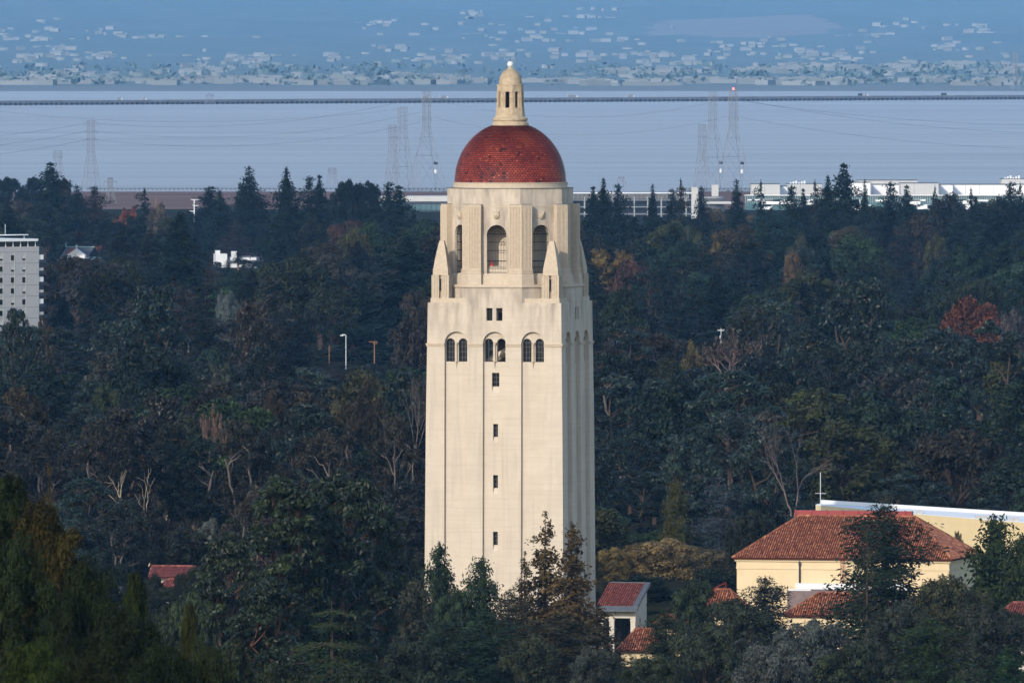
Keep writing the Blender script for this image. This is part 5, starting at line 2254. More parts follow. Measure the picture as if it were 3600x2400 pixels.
def bare_tree(key, seed, h=18.0, w=15.0, depth=5, leaves_=0, lean=0.0, twig=3, L=0.5):
    t = Tree(seed)
    g = t.g
    tips = []

    def grow(p, d, l, r, k):
        d = d / np.linalg.norm(d)
        e = p + d * l
        pts = t.limb(p, e, r, r * 0.66, 0.22, 6, 6 if k < 2 else 4 if k < 4 else 3)
        if k >= depth:
            tips.append(e)
            return
        nb = 2 if k < 2 else (3 if g.random() < 0.55 else 2)
        if k >= depth - 1:
            nb = twig
        for i in range(nb):
            ax = g.normal(size=3)
            ax[2] *= 0.5
            nd = d + ax * (0.42 + 0.05 * k) + np.array([lean * 0.1, 0, 0.10])
            q = pts[-1] if i < 2 else pts[g.integers(2, 5)]
            grow(q, nd, l * g.uniform(0.62, 0.86), r * g.uniform(0.52, 0.68), k + 1)
    grow(np.array([0, 0, -0.3]), np.array([lean, 0.0, 1.0]), h * 0.27, h * 0.017, 0)
    v = np.concatenate(t.tv)
    sc = np.array([w / max(1e-3, np.ptp(v[:, 0])), w / max(1e-3, np.ptp(v[:, 1])), h / v[:, 2].max()])
    t.tv = [q * sc[None] for q in t.tv]
    if leaves_:
        for e in tips:
            t.clump(np.array(e) * sc, w * 0.05, leaves_, L, L * 0.55, 0.9, 0.8, 0.4, 0.5)
    reg(key, t, M['leaf'], h, w)


def palm(key, seed, h=13.0, w=9.0):
    t = Tree(seed)
    g = t.g
    th = h * 0.72
    t.tube([(0, 0, -0.3), (0.1, 0, th * 0.5), (0, 0.05, th), (0, 0, th + 0.8)], [0.5, 0.42, 0.45, 0.2], 8)
    for i in range(64):
        a = i * 2.399
        el = math.pi * (0.47 - 0.86 * (i / 64) ** 0.9)
        l = w * 0.52 * (0.85 + 0.25 * g.random())
        prev = np.array([0, 0, th + 0.4])
        d = np.array([math.cos(a) * math.cos(el), math.sin(a) * math.cos(el), math.sin(el)])
        for s in range(8):
            nxt = prev + d * l / 8
            n = 10
            u = g.random(n)
            pc = prev[None] * (1 - u)[:, None] + nxt[None] * u[:, None]
            side = np.cross(d, [0, 0, 1])
            side /= np.linalg.norm(side) + 1e-9
            sg = np.where(np.arange(n) % 2 == 0, 1, -1)[:, None]
            w_ = 0.55 * math.sin(math.pi * (0.15 + 0.8 * s / 8))
            aa = (side[None] * sg * 0.8 + d[None] * 0.6) * w_
            up = np.cross(aa, d[None])
            up /= np.linalg.norm(up, axis=1)[:, None] + 1e-9
            c = pc + aa * 0.5
            b_ = np.cross(up, aa) * 0.16
            t.lv.append(np.stack([c - aa * 0.6, c + b_, c + aa * 0.6, c - b_], 1).reshape(-1, 3))
            t.lt.append(np.clip(0.45 + 0.25 * g.normal(size=n), 0, 1))
            prev = nxt
            d = d + np.array([0, 0, -0.13])
            d /= np.linalg.norm(d)
    reg(key, t, M['needle'], h, w)


# prototypes: far ones with larger leaves, near ones finer
conifer('redwood', 1, 34, 12, 38, 8, 15, 1.05, 0.45, 0.78, 0.15, 0.03, 0.40, thick=0.40)
conifer('redwood_b', 2, 34, 11, 32, 8, 15, 1.05, 0.45, 0.75, 0.05, 0.05, 0.55, curve_up=0.08, thick=0.42)
conifer('redwood_c', 3, 34, 13, 26, 7, 15, 1.05, 0.45, 0.58, 0.20, 0.05, 0.6, thick=0.45, gap=0.15)
conifer('spruce', 4, 32, 14, 30, 9, 16, 1.05, 0.42, 0.95, -0.05, 0.03, 0.32, curve_up=0.10, thick=0.40)
conifer('scant_pine', 5, 30, 8, 20, 5, 5, 1.3, 0.5, 0.35, 0.0, 0.25, 0.6, gap=0.3, thick=0.5)
conifer('cedar', 6, 26, 17, 15, 8, 26, 1.0, 0.4, 0.70, 0.06, 0.05, 0.34, layered=0.9, thick=0.5)
conifer('cedar_b', 7, 26, 18, 13, 8, 26, 1.0, 0.4, 0.5, 0.12, 0.06, 0.40, layered=0.8, thick=0.55)
conifer('near_redwood', 8, 24, 7.5, 26, 6, 10, 0.95, 0.40, 0.72, 0.22, 0.06, 0.60, gap=0.34, thick=0.5)
conifer('near_redwood_b', 9, 24, 7.0, 24, 6, 11, 0.95, 0.40, 0.62, 0.18, 0.06, 0.65, gap=0.36, thick=0.55)
conifer('near_cypress', 10, 18, 7.0, 24, 7, 13, 0.85, 0.36, 0.55, -0.20, 0.04, 0.65, thick=0.6, curve_up=0.35, gap=0.15)
conifer('near_pine', 11, 24, 13, 24, 8, 22, 0.75, 0.28, 0.42, -0.02, 0.06, 0.45, thick=0.42, layered=0.35)
conifer('near_cedar', 12, 18, 16, 9, 9, 52, 0.60, 0.18, 0.30, 0.10, 0.2, 0.35, layered=0.95, thick=0.42)
conifer('gaunt_pine', 13, 26, 6.5, 22, 5, 9, 0.55, 0.2, 0.25, 0.12, 0.12, 0.6, gap=0.45, thick=0.45)
broadleaf('oak', 21, 15, 17, 80, 150, 0.60, 0.36)
broadleaf('oak_b', 22, 17, 16, 70, 160, 0.60, 0.36, base=0.12, hollow=0.55)
broadleaf('oak_c', 23, 18, 14, 65, 170, 0.60, 0.34, base=0.08, hollow=0.4)
broadleaf('round_pine', 24, 22, 20, 80, 170, 0.75, 0.36, base=0.25, rc=(0.12, 0.2), top_flat=0.4, leaf='needle')
broadleaf('flame_tree', 25, 15, 8, 50, 130, 0.55, 0.36, base=0.12, rc=(0.16, 0.26))
broadleaf('near_oak', 26, 13, 14, 110, 230, 0.40, 0.22, base=0.1, rc=(0.11, 0.2))
broadleaf('near_oak_b', 27, 13, 12, 90, 240, 0.42, 0.22, base=0.05, rc=(0.12, 0.22), hollow=0.45)
broadleaf('near_olive', 28, 10, 13, 100, 200, 0.42, 0.16, base=0.05, hang=0.8, rc=(0.1, 0.2))
broadleaf('hill_cypress', 29, 18, 9, 120, 260, 0.36, 0.14, base=0.02, rc=(0.14, 0.26), hollow=0.35, hang=-0.8, leaf='needle')
broadleaf('hill_bush', 30, 14, 12, 120, 260, 0.36, 0.15, base=0.02, rc=(0.12, 0.24), hollow=0.4, hang=-0.5, leaf='needle')
eucalyptus('gum', 41, 30, 17, 15, 10, 100, 0.68, 0.32)
eucalyptus('gum_b', 42, 28, 20, 17, 10, 100, 0.68, 0.32, forks=4, spread=1.5)
eucalyptus('gum_c', 43, 32, 15, 14, 10, 100, 0.68, 0.32, forks=2)
eucalyptus('gum_d', 44, 24, 18, 16, 9, 100, 0.68, 0.32, forks=4, base=0.15, spread=1.3)
eucalyptus('brown_gum', 45, 22, 17, 15, 11, 100, 0.6, 0.28, leaf='leaf', forks=4, base=0.24, spread=1.6, pend=0.3)
eucalyptus('near_gum', 46, 31, 13, 26, 14, 85, 0.66, 0.30, forks=3, base=0.10, spread=0.9)
eucalyptus('near_gum_b', 47, 31, 14, 28, 14, 85, 0.66, 0.30, forks=3, base=0.08, spread=1.1)
bare_tree('bare', 51, 18, 15, 7)
bare_tree('bare_b', 52, 20, 13, 6, lean=-0.15)
bare_tree('thicket', 53, 9, 12, 5, leaves_=10, L=0.45)
bare_tree('fork_gum', 54, 22, 12, 4, lean=-0.35, twig=2)
palm('palm', 61)

TREE_KIND = {'redwood': 'redwood_tree', 'redwood_b': 'redwood_tree', 'redwood_c': 'redwood_tree', 'spruce': 'spruce_tree', 'scant_pine': 'pine_tree', 'cedar': 'cedar_tree', 'cedar_b': 'cedar_tree',
             'near_redwood': 'redwood_tree', 'near_redwood_b': 'redwood_tree', 'near_cypress': 'cypress_tree', 'near_pine': 'pine_tree', 'near_cedar': 'cedar_tree', 'gaunt_pine': 'pine_tree',
             'oak': 'oak_tree', 'oak_b': 'oak_tree', 'oak_c': 'oak_tree', 'round_pine': 'pine_tree', 'flame_tree': 'maple_tree', 'near_oak': 'oak_tree', 'near_oak_b': 'oak_tree', 'near_olive': 'olive_tree',
             'hill_cypress': 'cypress_tree', 'hill_bush': 'cypress_tree', 'gum': 'gum_tree', 'gum_b': 'gum_tree', 'gum_c': 'gum_tree', 'gum_d': 'gum_tree', 'brown_gum': 'gum_tree', 'near_gum': 'gum_tree', 'near_gum_b': 'gum_tree',
             'bare': 'bare_tree', 'bare_b': 'bare_tree', 'thicket': 'thorn_thicket', 'fork_gum': 'gum_tree', 'palm': 'palm_tree'}
TG = np.random.default_rng(2024)
VAR = 0.08
WIDE = {'redwood': 1.8, 'redwood_b': 1.65, 'redwood_c': 1.8, 'spruce': 1.6, 'scant_pine': 1.3, 'near_redwood': 1.1, 'near_redwood_b': 1.1, 'near_pine': 1.5}
BARK = {'gum': (0.07, 0.048, 0.036), 'brown_gum': (0.125, 0.10, 0.085), 'near_gum': (0.13, 0.06, 0.038), 'bare': (0.16, 0.12, 0.11), 'fork_gum': (0.55, 0.43, 0.30), 'thicket': (0.22, 0.14, 0.12), 'palm': (0.18, 0.13, 0.09)}


def plant(key, px, yt, d, wpx, col, label, group=None, bark=None, rz=None, lean=0.0, sink=0.0):
    """a tree of this kind whose top shows at photo row yt, standing on the ground at distance d"""
    tm, cm, h0, w0 = PROTO[key]
    g = ground_z(d)
    h = EYE - (yt - HYP) / FPX * d - g + sink
    w = wpx / FPX * d * WIDE.get(key, 1.0)
    x = (px - CXP) / FPX * d
    nm = TREE_KIND[key]
    o = thing(nm, label, nm.replace('_', ' ').replace('thorn thicket', 'thicket'), (x, d, g - sink), float(TG.uniform(0, 6.28)) if rz is None else rz, group)
    o.scale = (w / w0, w / w0, h / h0)
    bk = bark
    if bk is None:
        for k_ in ('brown_gum', 'near_gum', 'fork_gum', 'gum', 'bare', 'thicket', 'palm'):
            if key.startswith(k_):
                bk = BARK[k_]
                break
        else:
            bk = (0.06, 0.04, 0.032)
    if tm:
        t = bpy.data.objects.new('trunk', tm)
        COL.objects.link(t)
        t.parent = o
        t.color = (*bk, 1)
    if cm:
        c = bpy.data.objects.new('crown', cm)
        COL.objects.link(c)
        c.parent = o
        j = ((0.55 if d > 2600 else 0.8) if max(col) > 0.066 else 0.64 if d < 1000 else 0.74 if d < 2000 else 0.42) * math.exp(VAR * TG.normal())
        c.color = (col[0] * j * (1 + 0.06 * TG.normal()), col[1] * j, col[2] * j * (1 + 0.06 * TG.normal()), 1)
    return o


DG = (0.017, 0.033, 0.024)       # dark conifer
DB_ = (0.014, 0.027, 0.027)
GG = (0.026, 0.044, 0.030)       # gum
OL = (0.050, 0.052, 0.024)       # olive
BR = (0.058, 0.042, 0.024)       # brownish
GN = (0.028, 0.052, 0.020)       # green
RST = (0.17, 0.055, 0.024)
YEL = (0.20, 0.135, 0.045)
ORG = (0.30, 0.085, 0.040)
GRY = (0.13, 0.15, 0.15)
BLU = (0.045, 0.062, 0.060)
LIM = (0.075, 0.085, 0.016)
HERO = [
    # skyline of the far belt, from the apartment block to the dome
    ('round_pine', 30, 612, 6300, 150, DB_, 'dome-topped dark pine at the picture edge above the apartment block'),
    ('round_pine', 118, 610, 6350, 90, DB_, 'small round-topped pine just before the spire redwood above the apartment block'),
    ('round_pine', 222, 614, 6300, 80, BR, 'brownish round-topped pine just past the spire redwood'),
    ('redwood_b', 178, 570, 5650, 125, DG, 'spire-topped redwood standing tallest above the apartment block'),
    ('spruce', 272, 652, 5700, 120, DB_, 'broad dark spruce between the spire redwood and the lone pylon'),
    ('redwood_c', 332, 655, 5650, 90, BR, 'brown-green ragged redwood under the lone pylon'),
    ('scant_pine', 508, 660, 5600, 55, DG, 'slim thin-topped pine before the brown marsh'),
    ('redwood_c', 735, 655, 5650, 120, DB_, 'ragged tall redwood beside the white steel mast'),
    ('redwood', 772, 668, 5600, 80, DG, 'narrow dark redwood touching the ragged one by the white mast'),
    ('spruce', 876, 584, 5650, 135, DG, 'broad even-coned spruce over the marsh, widest of the skyline pair'),
    ('spruce', 845, 640, 5750, 80, BLU, 'grey-green young spruce tucked against the broad coned spruce'),
    ('redwood', 1007, 588, 4950, 95, DG, 'narrow dense spruce-like redwood with a bent tip over the marsh'),
    ('redwood_c', 1087, 620, 5000, 85, DG, 'open-branched redwood of the close pair before the round pines'),
    ('redwood_b', 1123, 615, 5000, 75, DB_, 'taller denser redwood of the close pair before the round pines'),
    ('round_pine', 1222, 615, 5100, 150, DB_, 'big round-crowned pine on the near side of the twin pair'),
    ('round_pine', 1290, 621, 5150, 140, DB_, 'second big round-crowned pine with a drooping shoulder'),
    ('redwood_c', 1364, 640, 4900, 100, DB_, 'gappy redwood with tufted tip below the pylon trio'),
    ('redwood_b', 1402, 651, 4880, 105, DG, 'second tufted redwood before the teal-windowed office'),
    ('scant_pine', 1455, 745, 4800, 80, DG, 'scrubby small pine close before the teal office windows'),
    ('scant_pine', 632, 742, 4500, 60, DG, 'lollipop pine with bare red trunk near the white mast'),
    ('spruce', 828, 788, 5580, 80, (0.10, 0.065, 0.038), 'light tan conical fir below the broad coned spruce'),
    ('cedar', 905, 760, 5620, 120, DG, 'dark green dense cedar beside the tan fir'),
    # skyline on the office side
    ('redwood', 2122, 626, 4900, 75, DG, 'narrow pointed redwood of the pair before the open-deck garage'),
    ('redwood_b', 2085, 655, 4950, 75, DG, 'shorter redwood shouldering the pointed one at the tower edge'),
    ('redwood_c', 2175, 646, 4900, 75, DB_, 'round-shouldered redwood with red stem before the open-deck garage'),
    ('spruce', 2294, 648, 5000, 70, DG, 'pagoda-shaped spruce before the middle of the open-deck garage'),
    ('redwood_c', 2366, 664, 5000, 70, DB_, 'ragged low redwood beside the skeleton pine'),
    ('scant_pine', 2393, 626, 5050, 42, BR, 'skeleton pine with a tufted top over the garage end'),
    ('redwood_c', 2466, 655, 5100, 60, DB_, 'thin drooping redwood before the pale stair tower'),
    ('spruce', 2589, 630, 5000, 85, DG, 'open conical spruce below the beacon pylon'),
    ('scant_pine', 2675, 632, 5000, 45, DG, 'thin bottle-brush pine before the grey square campus block'),
    ('redwood_c', 2782, 652, 4950, 80, DG, 'bushy redwood before the white cube'),
    ('redwood_b', 2824, 662, 4950, 50, DB_, 'short slim redwood close to the bushy one by the white cube'),
    ('scant_pine', 2865, 632, 5100, 50, BR, 'grey-brown thin pine before the beige flat block'),
    ('redwood', 2911, 617, 4900, 85, DG, 'lower of the dark twin redwoods before the campus'),
    ('redwood_b', 2967, 574, 4880, 120, DG, 'tallest spire redwood of the skyline with one drooping arm'),
    ('spruce', 3040, 631, 5000, 62, DG, 'small open spruce against the white panelled block'),
    ('redwood_c', 3130, 640, 4950, 95, DB_, 'dark flat-branched redwood before the highest campus rooftop'),
    ('redwood_b', 3188, 650, 4950, 70, DG, 'redwood with shaggy sides near the grid-jointed block'),
    ('scant_pine', 3287, 650, 5000, 28, DG, 'tiny pole-like pine against the grid-jointed block'),
    ('scant_pine', 3413, 658, 4950, 40, DG, 'thin pine against the longest white shed'),
    ('redwood', 3430, 690, 4900, 80, DG, 'broad based redwood beneath the thin pine at the white shed'),
    ('redwood_c', 3551, 640, 4900, 100, DG, 'two-topped redwood near the edge of the picture'),
    ('scant_pine', 3587, 642, 4900, 50, DB_, 'last thin pine at the edge of the picture'),
    ('oak', 3330, 690, 4850, 170, (0.03, 0.03, 0.03), 'wide dusky oak hiding the foot of the white shed'),
    # autumn colours and odd trees of the far belt
    ('flame_tree', 438, 722, 5700, 42, ORG, 'orange flame-shaped maple before the marsh, larger of two'),
    ('flame_tree', 468, 716, 5720, 30, ORG, 'slim orange maple leaning on the larger flame-shaped one'),
    ('flame_tree', 405, 760, 5650, 30, ORG, 'small orange-red maple below the larger flame-shaped ones'),
    ('flame_tree', 348, 812, 5560, 48, (0.26, 0.085, 0.05), 'dull red maple behind the white gabled church'),
    ('oak', 560, 720, 5600, 90, (0.20, 0.15, 0.10), 'straw coloured leafless crown by the lone wooden pole'),
    ('oak', 1240, 806, 4500, 145, (0.10, 0.09, 0.030), 'yellow-green broad crown below the round pines'),
    ('cedar_b', 490, 880, 4050, 150, BLU, 'blue-grey layered cedar before the white villa'),
    ('cedar_b', 365, 955, 3850, 150, (0.09, 0.05, 0.035), 'rusty layered cedar beside the apartment block'),
    ('cedar', 740, 905, 4000, 110, (0.07, 0.045, 0.035), 'brownish cedar just before the white villa'),
    ('redwood', 632, 745, 3950, 150, DG, 'massive dark redwood standing before the church and villa'),
    ('cedar', 1060, 815, 3950, 215, DG, 'broad layered redwood-like cedar with dark stem above the olive dome'),
    ('palm', 838, 888, 5380, 75, (0.03, 0.04, 0.03), 'feathery palm before the white villa'),
    ('palm', 918, 905, 5400, 55, (0.05, 0.045, 0.035), 'smaller tan palm at the villa roof end'),
    ('palm', 435, 862, 5450, 70, (0.04, 0.05, 0.035), 'dim palm crown behind the church trees'),
    ('palm', 3455, 1000, 3560, 95, (0.05, 0.065, 0.05), 'grey-green palm fountain over the rust-red maple'),
    ('palm', 3520, 1022, 3580, 60, (0.035, 0.045, 0.035), 'dim second palm beside the palm fountain'),
    ('palm', 2420, 808, 4400, 45, (0.06, 0.08, 0.07), 'small pale palm below the round office'),
    ('flame_tree', 2110, 862, 4200, 110, YEL, 'mustard yellow broad tree at the tower edge'),
    ('flame_tree', 2185, 866, 4200, 80, YEL, 'mustard yellow clumpy tree next to the broad one'),
    ('flame_tree', 2215, 880, 4150, 50, YEL, 'small mustard yellow tree closing the yellow row'),
    ('oak', 2215, 922, 3950, 190, (0.11, 0.05, 0.035), 'rust-capped broad tree below the mustard yellow row'),
    ('flame_tree', 2400, 830, 4350, 40, YEL, 'small amber tree below the pale palm'),
    ('flame_tree', 2510, 803, 4450, 55, (0.17, 0.12, 0.04), 'amber tree behind the lone thin pine'),
    ('flame_tree', 2455, 800, 4450, 45, (0.10, 0.11, 0.045), 'yellow-green slim tree beside the amber tree'),
    ('scant_pine', 2480, 752, 4350, 50, DB_, 'dark bush-topped pine with a bare stem before the amber trees'),
    ('oak_b', 2805, 822, 4250, 115, (0.065, 0.085, 0.05), 'pale green rounded tree below the white campus'),
    ('oak_c', 2790, 875, 4150, 90, (0.13, 0.09, 0.045), 'tan tinted tree at the foot of the pale green rounded one'),
    ('oak_b', 3290, 828, 4350, 110, (0.085, 0.085, 0.032), 'yellow-topped green tree in the dusky far belt'),
    ('oak_b', 3400, 866, 4100, 190, (0.028, 0.055, 0.024), 'large fresh green tree above the palm fountain'),
    ('oak', 3420, 1056, 3330, 250, RST, 'great rust-red maple crown near the edge of the picture'),
    ('oak', 3560, 1095, 3300, 120, (0.12, 0.09, 0.085), 'mauve bare-looking crown at the side of the rust-red maple'),
    ('oak_c', 3275, 1080, 3350, 50, GN, 'small green crown at the foot of the rust-red maple'),
    ('bare', 2960, 935, 3850, 80, GG, 'small pale bare tree lit above the giant gum'),
    # middle wood
    ('oak', 1030, 912, 3720, 340, (0.042, 0.050, 0.020), 'great olive dome-shaped crown above the lamp standard'),
    ('oak_b', 1170, 1010, 3700, 220, (0.040, 0.050, 0.022), 'lower olive crown hanging beside the great dome'),
    ('oak_b', 800, 1030, 3500, 115, GRY, 'silver grey leafy tree below the white villa'),
    ('oak_c', 775, 1010, 3560, 40, GRY, 'small silver grey tuft beside the silver grey tree'),
    ('redwood_b', 1440, 830, 3700, 230, DG, 'tall dark redwood group crown against the tower'),
    ('oak_c', 1460, 1010, 3250, 200, (0.05, 0.042, 0.032), 'brown-grey crown against the tower shoulder'),
    ('gum_d', 530, 1015, 2950, 330, GG, 'wide dark gum with faint limbs beyond the apartment block'),
    ('gum_b', 60, 1085, 2900, 170, GG, 'dark gum overlapping the foot of the apartment block'),
    ('gum_c', 160, 1110, 2880, 90, BR, 'slim brown gum before the apartment corner'),
    ('gum_b', 900, 1060, 2950, 260, BR, 'brown-crowned gum below the silver grey tree'),
    ('oak_c', 370, 1335, 2650, 160, (0.045, 0.058, 0.022), 'soft yellow-green weeping tree in the dark wood'),
    ('gum_d', 780, 1290, 2700, 160, (0.055, 0.07, 0.045), 'pale sage gum in the dark wood below the villa'),
    ('brown_gum', 80, 1385, 2500, 240, (0.060, 0.046, 0.022), 'flat brown-topped gum above the near cypresses'),
    ('brown_gum', 1290, 1350, 2560, 160, (0.060, 0.044, 0.022), 'brown dome-topped gum beside the tower'),
    ('brown_gum', 960, 1400, 2480, 150, (0.066, 0.046, 0.026), 'round rust-brown gum head in the dark wood'),
    ('brown_gum', 1080, 1410, 2440, 280, (0.056, 0.044, 0.026), 'broad rusty gum below the round rust-brown head'),
    ('brown_gum', 1250, 1440, 2400, 240, (0.052, 0.042, 0.024), 'dark rusty gum with white forked limbs nearest the tower'),
    ('brown_gum', 640, 1480, 2380, 300, (0.046, 0.042, 0.026), 'dim brown gum with an S-bent pale trunk'),
    ('brown_gum', 860, 1500, 2330, 300, (0.046, 0.042, 0.026), 'dim brown gum with twisted pale limbs before the glossy gums'),
    ('brown_gum', 1130, 1540, 2290, 300, (0.044, 0.040, 0.026), 'dim brown gum right behind the glossy gums'),
    ('brown_gum', 1400, 1490, 2330, 240, (0.042, 0.042, 0.028), 'shaded gum reaching behind the tower'),
    ('brown_gum', 360, 1500, 2330, 280, (0.040, 0.038, 0.026), 'dark gum canopy over the pale forked trunk'),
    ('brown_gum', 170, 1540, 2300, 260, (0.040, 0.036, 0.026), 'dark thin gum behind the near cypresses'),
    ('bare_b', 1450, 1285, 2420, 150, GG, 'dead white-limbed gum reaching from behind the tower edge'),
    ('bare', 1390, 1400, 2380, 130, GG, 'fallen pale branches beside the dead white-limbed gum'),
    ('thicket', 740, 1450, 2360, 130, (0.13, 0.08, 0.06), 'pinkish twiggy thicket with dry leaves in the brown wood'),
    ('fork_gum', 530, 1640, 2270, 220, GG, 'pale forked gum trunk lit by the sun above the pink roof'),
    ('fork_gum', 568, 1790, 2262, 40, GG, 'straight pale snapped gum trunk beside the forked one'),
    ('near_olive', 390, 1850, 2200, 240, (0.085, 0.082, 0.075), 'grey twiggy shrub crown beneath the pale forked trunk'),
    ('oak_c', 735, 1815, 2260, 115, (0.075, 0.09, 0.07), 'sage grey rounded shrub behind the near glossy gum'),
    # giant gums beyond the hall
    ('gum_b', 3020, 980, 2950, 400, GG, 'giant many-headed gum rising highest on the hall side'),
    ('gum', 2840, 1160, 2800, 300, GG, 'leafy gum in front of the giant gum, nearer the tower'),
    ('gum_b', 2640, 1075, 3050, 270, (0.040, 0.048, 0.030), 'flat-headed gum with pale Y-shaped limbs behind the thin pole'),
    ('cedar_b', 2810, 1035, 3250, 130, (0.05, 0.055, 0.05), 'grey drooping cedar beside the giant gum'),
    ('oak_b', 2180, 1015, 3300, 190, (0.034, 0.050, 0.022), 'broad bottle-green tree at the tower shoulder'),
    ('thicket', 2560, 1180, 2950, 260, (0.09, 0.062, 0.05), 'mauve bare thicket beneath the thin pole'),
    ('oak_c', 2440, 1185, 2980, 100, (0.10, 0.08, 0.035), 'small ochre tree at the side of the mauve thicket'),
    ('gum_c', 3520, 1130, 2700, 300, GG, 'dark leafy gum near the edge below the rust-red maple'),
    ('bare', 2790, 1425, 2330, 330, GG, 'big bare pink-barked tree sprawling above the yellow hall'),
    ('cedar_b', 2530, 1660, 2330, 240, (0.060, 0.075, 0.075), 'blue-grey weeping cedar below the big bare tree'),
    ('near_cypress', 2370, 1690, 2300, 70, (0.075, 0.075, 0.02), 'small yellow-green cypress in the dark wood beyond the tower'),
    ('near_oak', 2310, 1890, 2180, 320, (0.155, 0.12, 0.05), 'ochre brown broad crown behind the loggia'),
    ('near_oak', 2150, 1922, 2175, 170, (0.165, 0.115, 0.04), 'smaller ochre crown touching the tower edge'),
    ('near_oak', 2470, 1918, 2210, 280, (0.12, 0.10, 0.048), 'third ochre crown reaching toward the yellow hall gable'),
    ('near_oak_b', 2520, 1995, 2140, 240, (0.026, 0.040, 0.022), 'dark green oak beside the yellow hall gable'),
    ('near_oak_b', 2250, 2022, 2130, 260, (0.020, 0.034, 0.020), 'dark oak hedge right behind the loggia roof'),
    ('near_oak', 2640, 1790, 2140, 200, (0.028, 0.036, 0.022), 'dark crown behind the hall roof hip'),
    ('near_oak', 3090, 1738, 2140, 190, (0.06, 0.055, 0.04), 'brown-green crown over the curved roof edge'),
    # near trees: in front of the tower and on both sides
    ('near_redwood', 1917, 1794, 1930, 175, (0.085, 0.060, 0.022), 'tallest sparse redwood in front of the tower corner'),
    ('near_redwood_b', 2011, 1832, 1915, 165, (0.080, 0.057, 0.024), 'second sparse redwood before the shaded tower side'),
    ('near_redwood', 1845, 1935, 1925, 120, (0.060, 0.050, 0.022), 'lower sparse redwood leaning beside the tallest one'),
    ('near_cypress', 1544, 1912, 1935, 105, (0.026, 0.040, 0.018), 'narrow dark cypress before the sunlit tower edge'),
    ('near_cypress', 1692, 1962, 1930, 110, (0.026, 0.046, 0.022), 'pointed green cypress before the middle of the tower'),
    ('near_gum', 1005, 1676, 1720, 410, (0.024, 0.036, 0.010), 'big glossy gum with rusty stems between the cypresses and tower'),
    ('near_gum_b', 1205, 1662, 1730, 400, (0.022, 0.033, 0.010), 'tallest glossy gum beside the tower with red-brown limbs'),
    ('near_gum', 1340, 1770, 1745, 240, (0.026, 0.035, 0.013), 'narrower glossy gum closest to the tower edge'),
    ('near_gum_b', 800, 1880, 1700, 330, (0.022, 0.033, 0.011), 'low glossy gum over the pink roofs'),
    ('near_cedar', 1165, 2098, 1480, 420, (0.042, 0.066, 0.022), 'flat-tiered bright green cedar below the glossy gums'),
    ('near_oak', 1420, 2030, 1850, 220, (0.04, 0.044, 0.022), 'brown-green leafy tree at the tower foot edge'),
    ('near_oak_b', 1610, 2060, 1880, 170, (0.035, 0.045, 0.022), 'leafy tree between the two cypresses at the tower foot'),
    ('near_pine', 1790, 2070, 1880, 130, (0.050, 0.048, 0.022), 'bushy pine filling in beside the lower sparse redwood'),
    ('near_pine', 1700, 2150, 1800, 260, (0.030, 0.050, 0.024), 'broad green pine under the pointed cypress'),
    ('near_pine', 1560, 2180, 1780, 240, (0.032, 0.046, 0.022), 'green bushy pine under the narrow dark cypress'),
    ('near_redwood_b', 2100, 2120, 1850, 170, (0.062, 0.048, 0.020), 'brown-tipped redwood by the tiled pavilion'),
    ('near_pine', 1980, 2150, 1820, 260, (0.052, 0.046, 0.020), 'brown bushy redwood under the sparse pair'),
    ('near_oak', 1850, 2230, 1760, 250, (0.042, 0.046, 0.020), 'olive bush at the lower edge below the sparse redwoods'),
    ('near_oak_b', 1450, 2240, 1650, 300, (0.024, 0.034, 0.016), 'dark oak beside the flat-tiered cedar'),
    ('near_gum_b', 930, 2040, 1560, 340, (0.020, 0.030, 0.011), 'glossy dark gum at the side of the flat-tiered cedar'),
    ('near_oak', 640, 2080, 1500, 280, (0.026, 0.038, 0.016), 'dim rounded oak below the pink roofs'),
    ('near_olive', 2090, 2270, 1800, 190, (0.052, 0.062, 0.046), 'sage green shrub by the lower pointed roof'),
    ('near_pine', 3108, 1765, 1905, 330, (0.022, 0.036, 0.020), 'big dark pine spreading in front of the yellow hall'),
    ('gaunt_pine', 3050, 1842, 1830, 170, (0.040, 0.045, 0.022), 'gaunt tall pine with bare stem before the yellow hall'),
    ('near_cypress', 3500, 1815, 1935, 190, (0.030, 0.046, 0.016), 'glossy green upright tree before the curved yellow wall'),
    ('near_cypress', 3590, 1880, 1930, 130, (0.034, 0.048, 0.018), 'upright tree at the edge before the curved yellow wall'),
    ('near_oak', 3360, 1870, 2005, 110, (0.05, 0.05, 0.022), 'small olive crown peeping over the hall roof end'),
    ('near_pine', 2690, 2022, 1850, 200, (0.018, 0.026, 0.022), 'black drooping cedar before the yellow wall'),
    ('near_oak_b', 2440, 2030, 1900, 190, (0.032, 0.044, 0.018), 'green tree just past the loggia'),
    ('near_pine', 2340, 2140, 1840, 170, (0.040, 0.048, 0.020), 'olive green pine by the tiny red roof'),
    ('near_oak_b', 2600, 2100, 1830, 300, (0.034, 0.040, 0.022), 'wide dull green oak before the annex'),
    ('near_olive', 2850, 2175, 1780, 340, (0.062, 0.070, 0.058), 'grey sage broad tree below the annex'),
    ('near_olive', 2720, 2250, 1700, 280, (0.066, 0.074, 0.064), 'paler grey sage shrub at the lower edge'),
    ('near_oak', 3330, 2020, 1830, 330, (0.040, 0.044, 0.020), 'olive brown oak before the hall end wall'),
    ('near_oak', 3160, 2110, 1800, 280, (0.036, 0.040, 0.022), 'dusky oak between the gaunt pine and the hall end'),
    ('near_pine', 3270, 2165, 1720, 260, (0.038, 0.052, 0.016), 'mid green conical pine at the lower edge by the gaunt pine'),
    ('near_oak_b', 3470, 2120, 1760, 300, (0.034, 0.036, 0.022), 'brown-grey oak near the lower corner'),
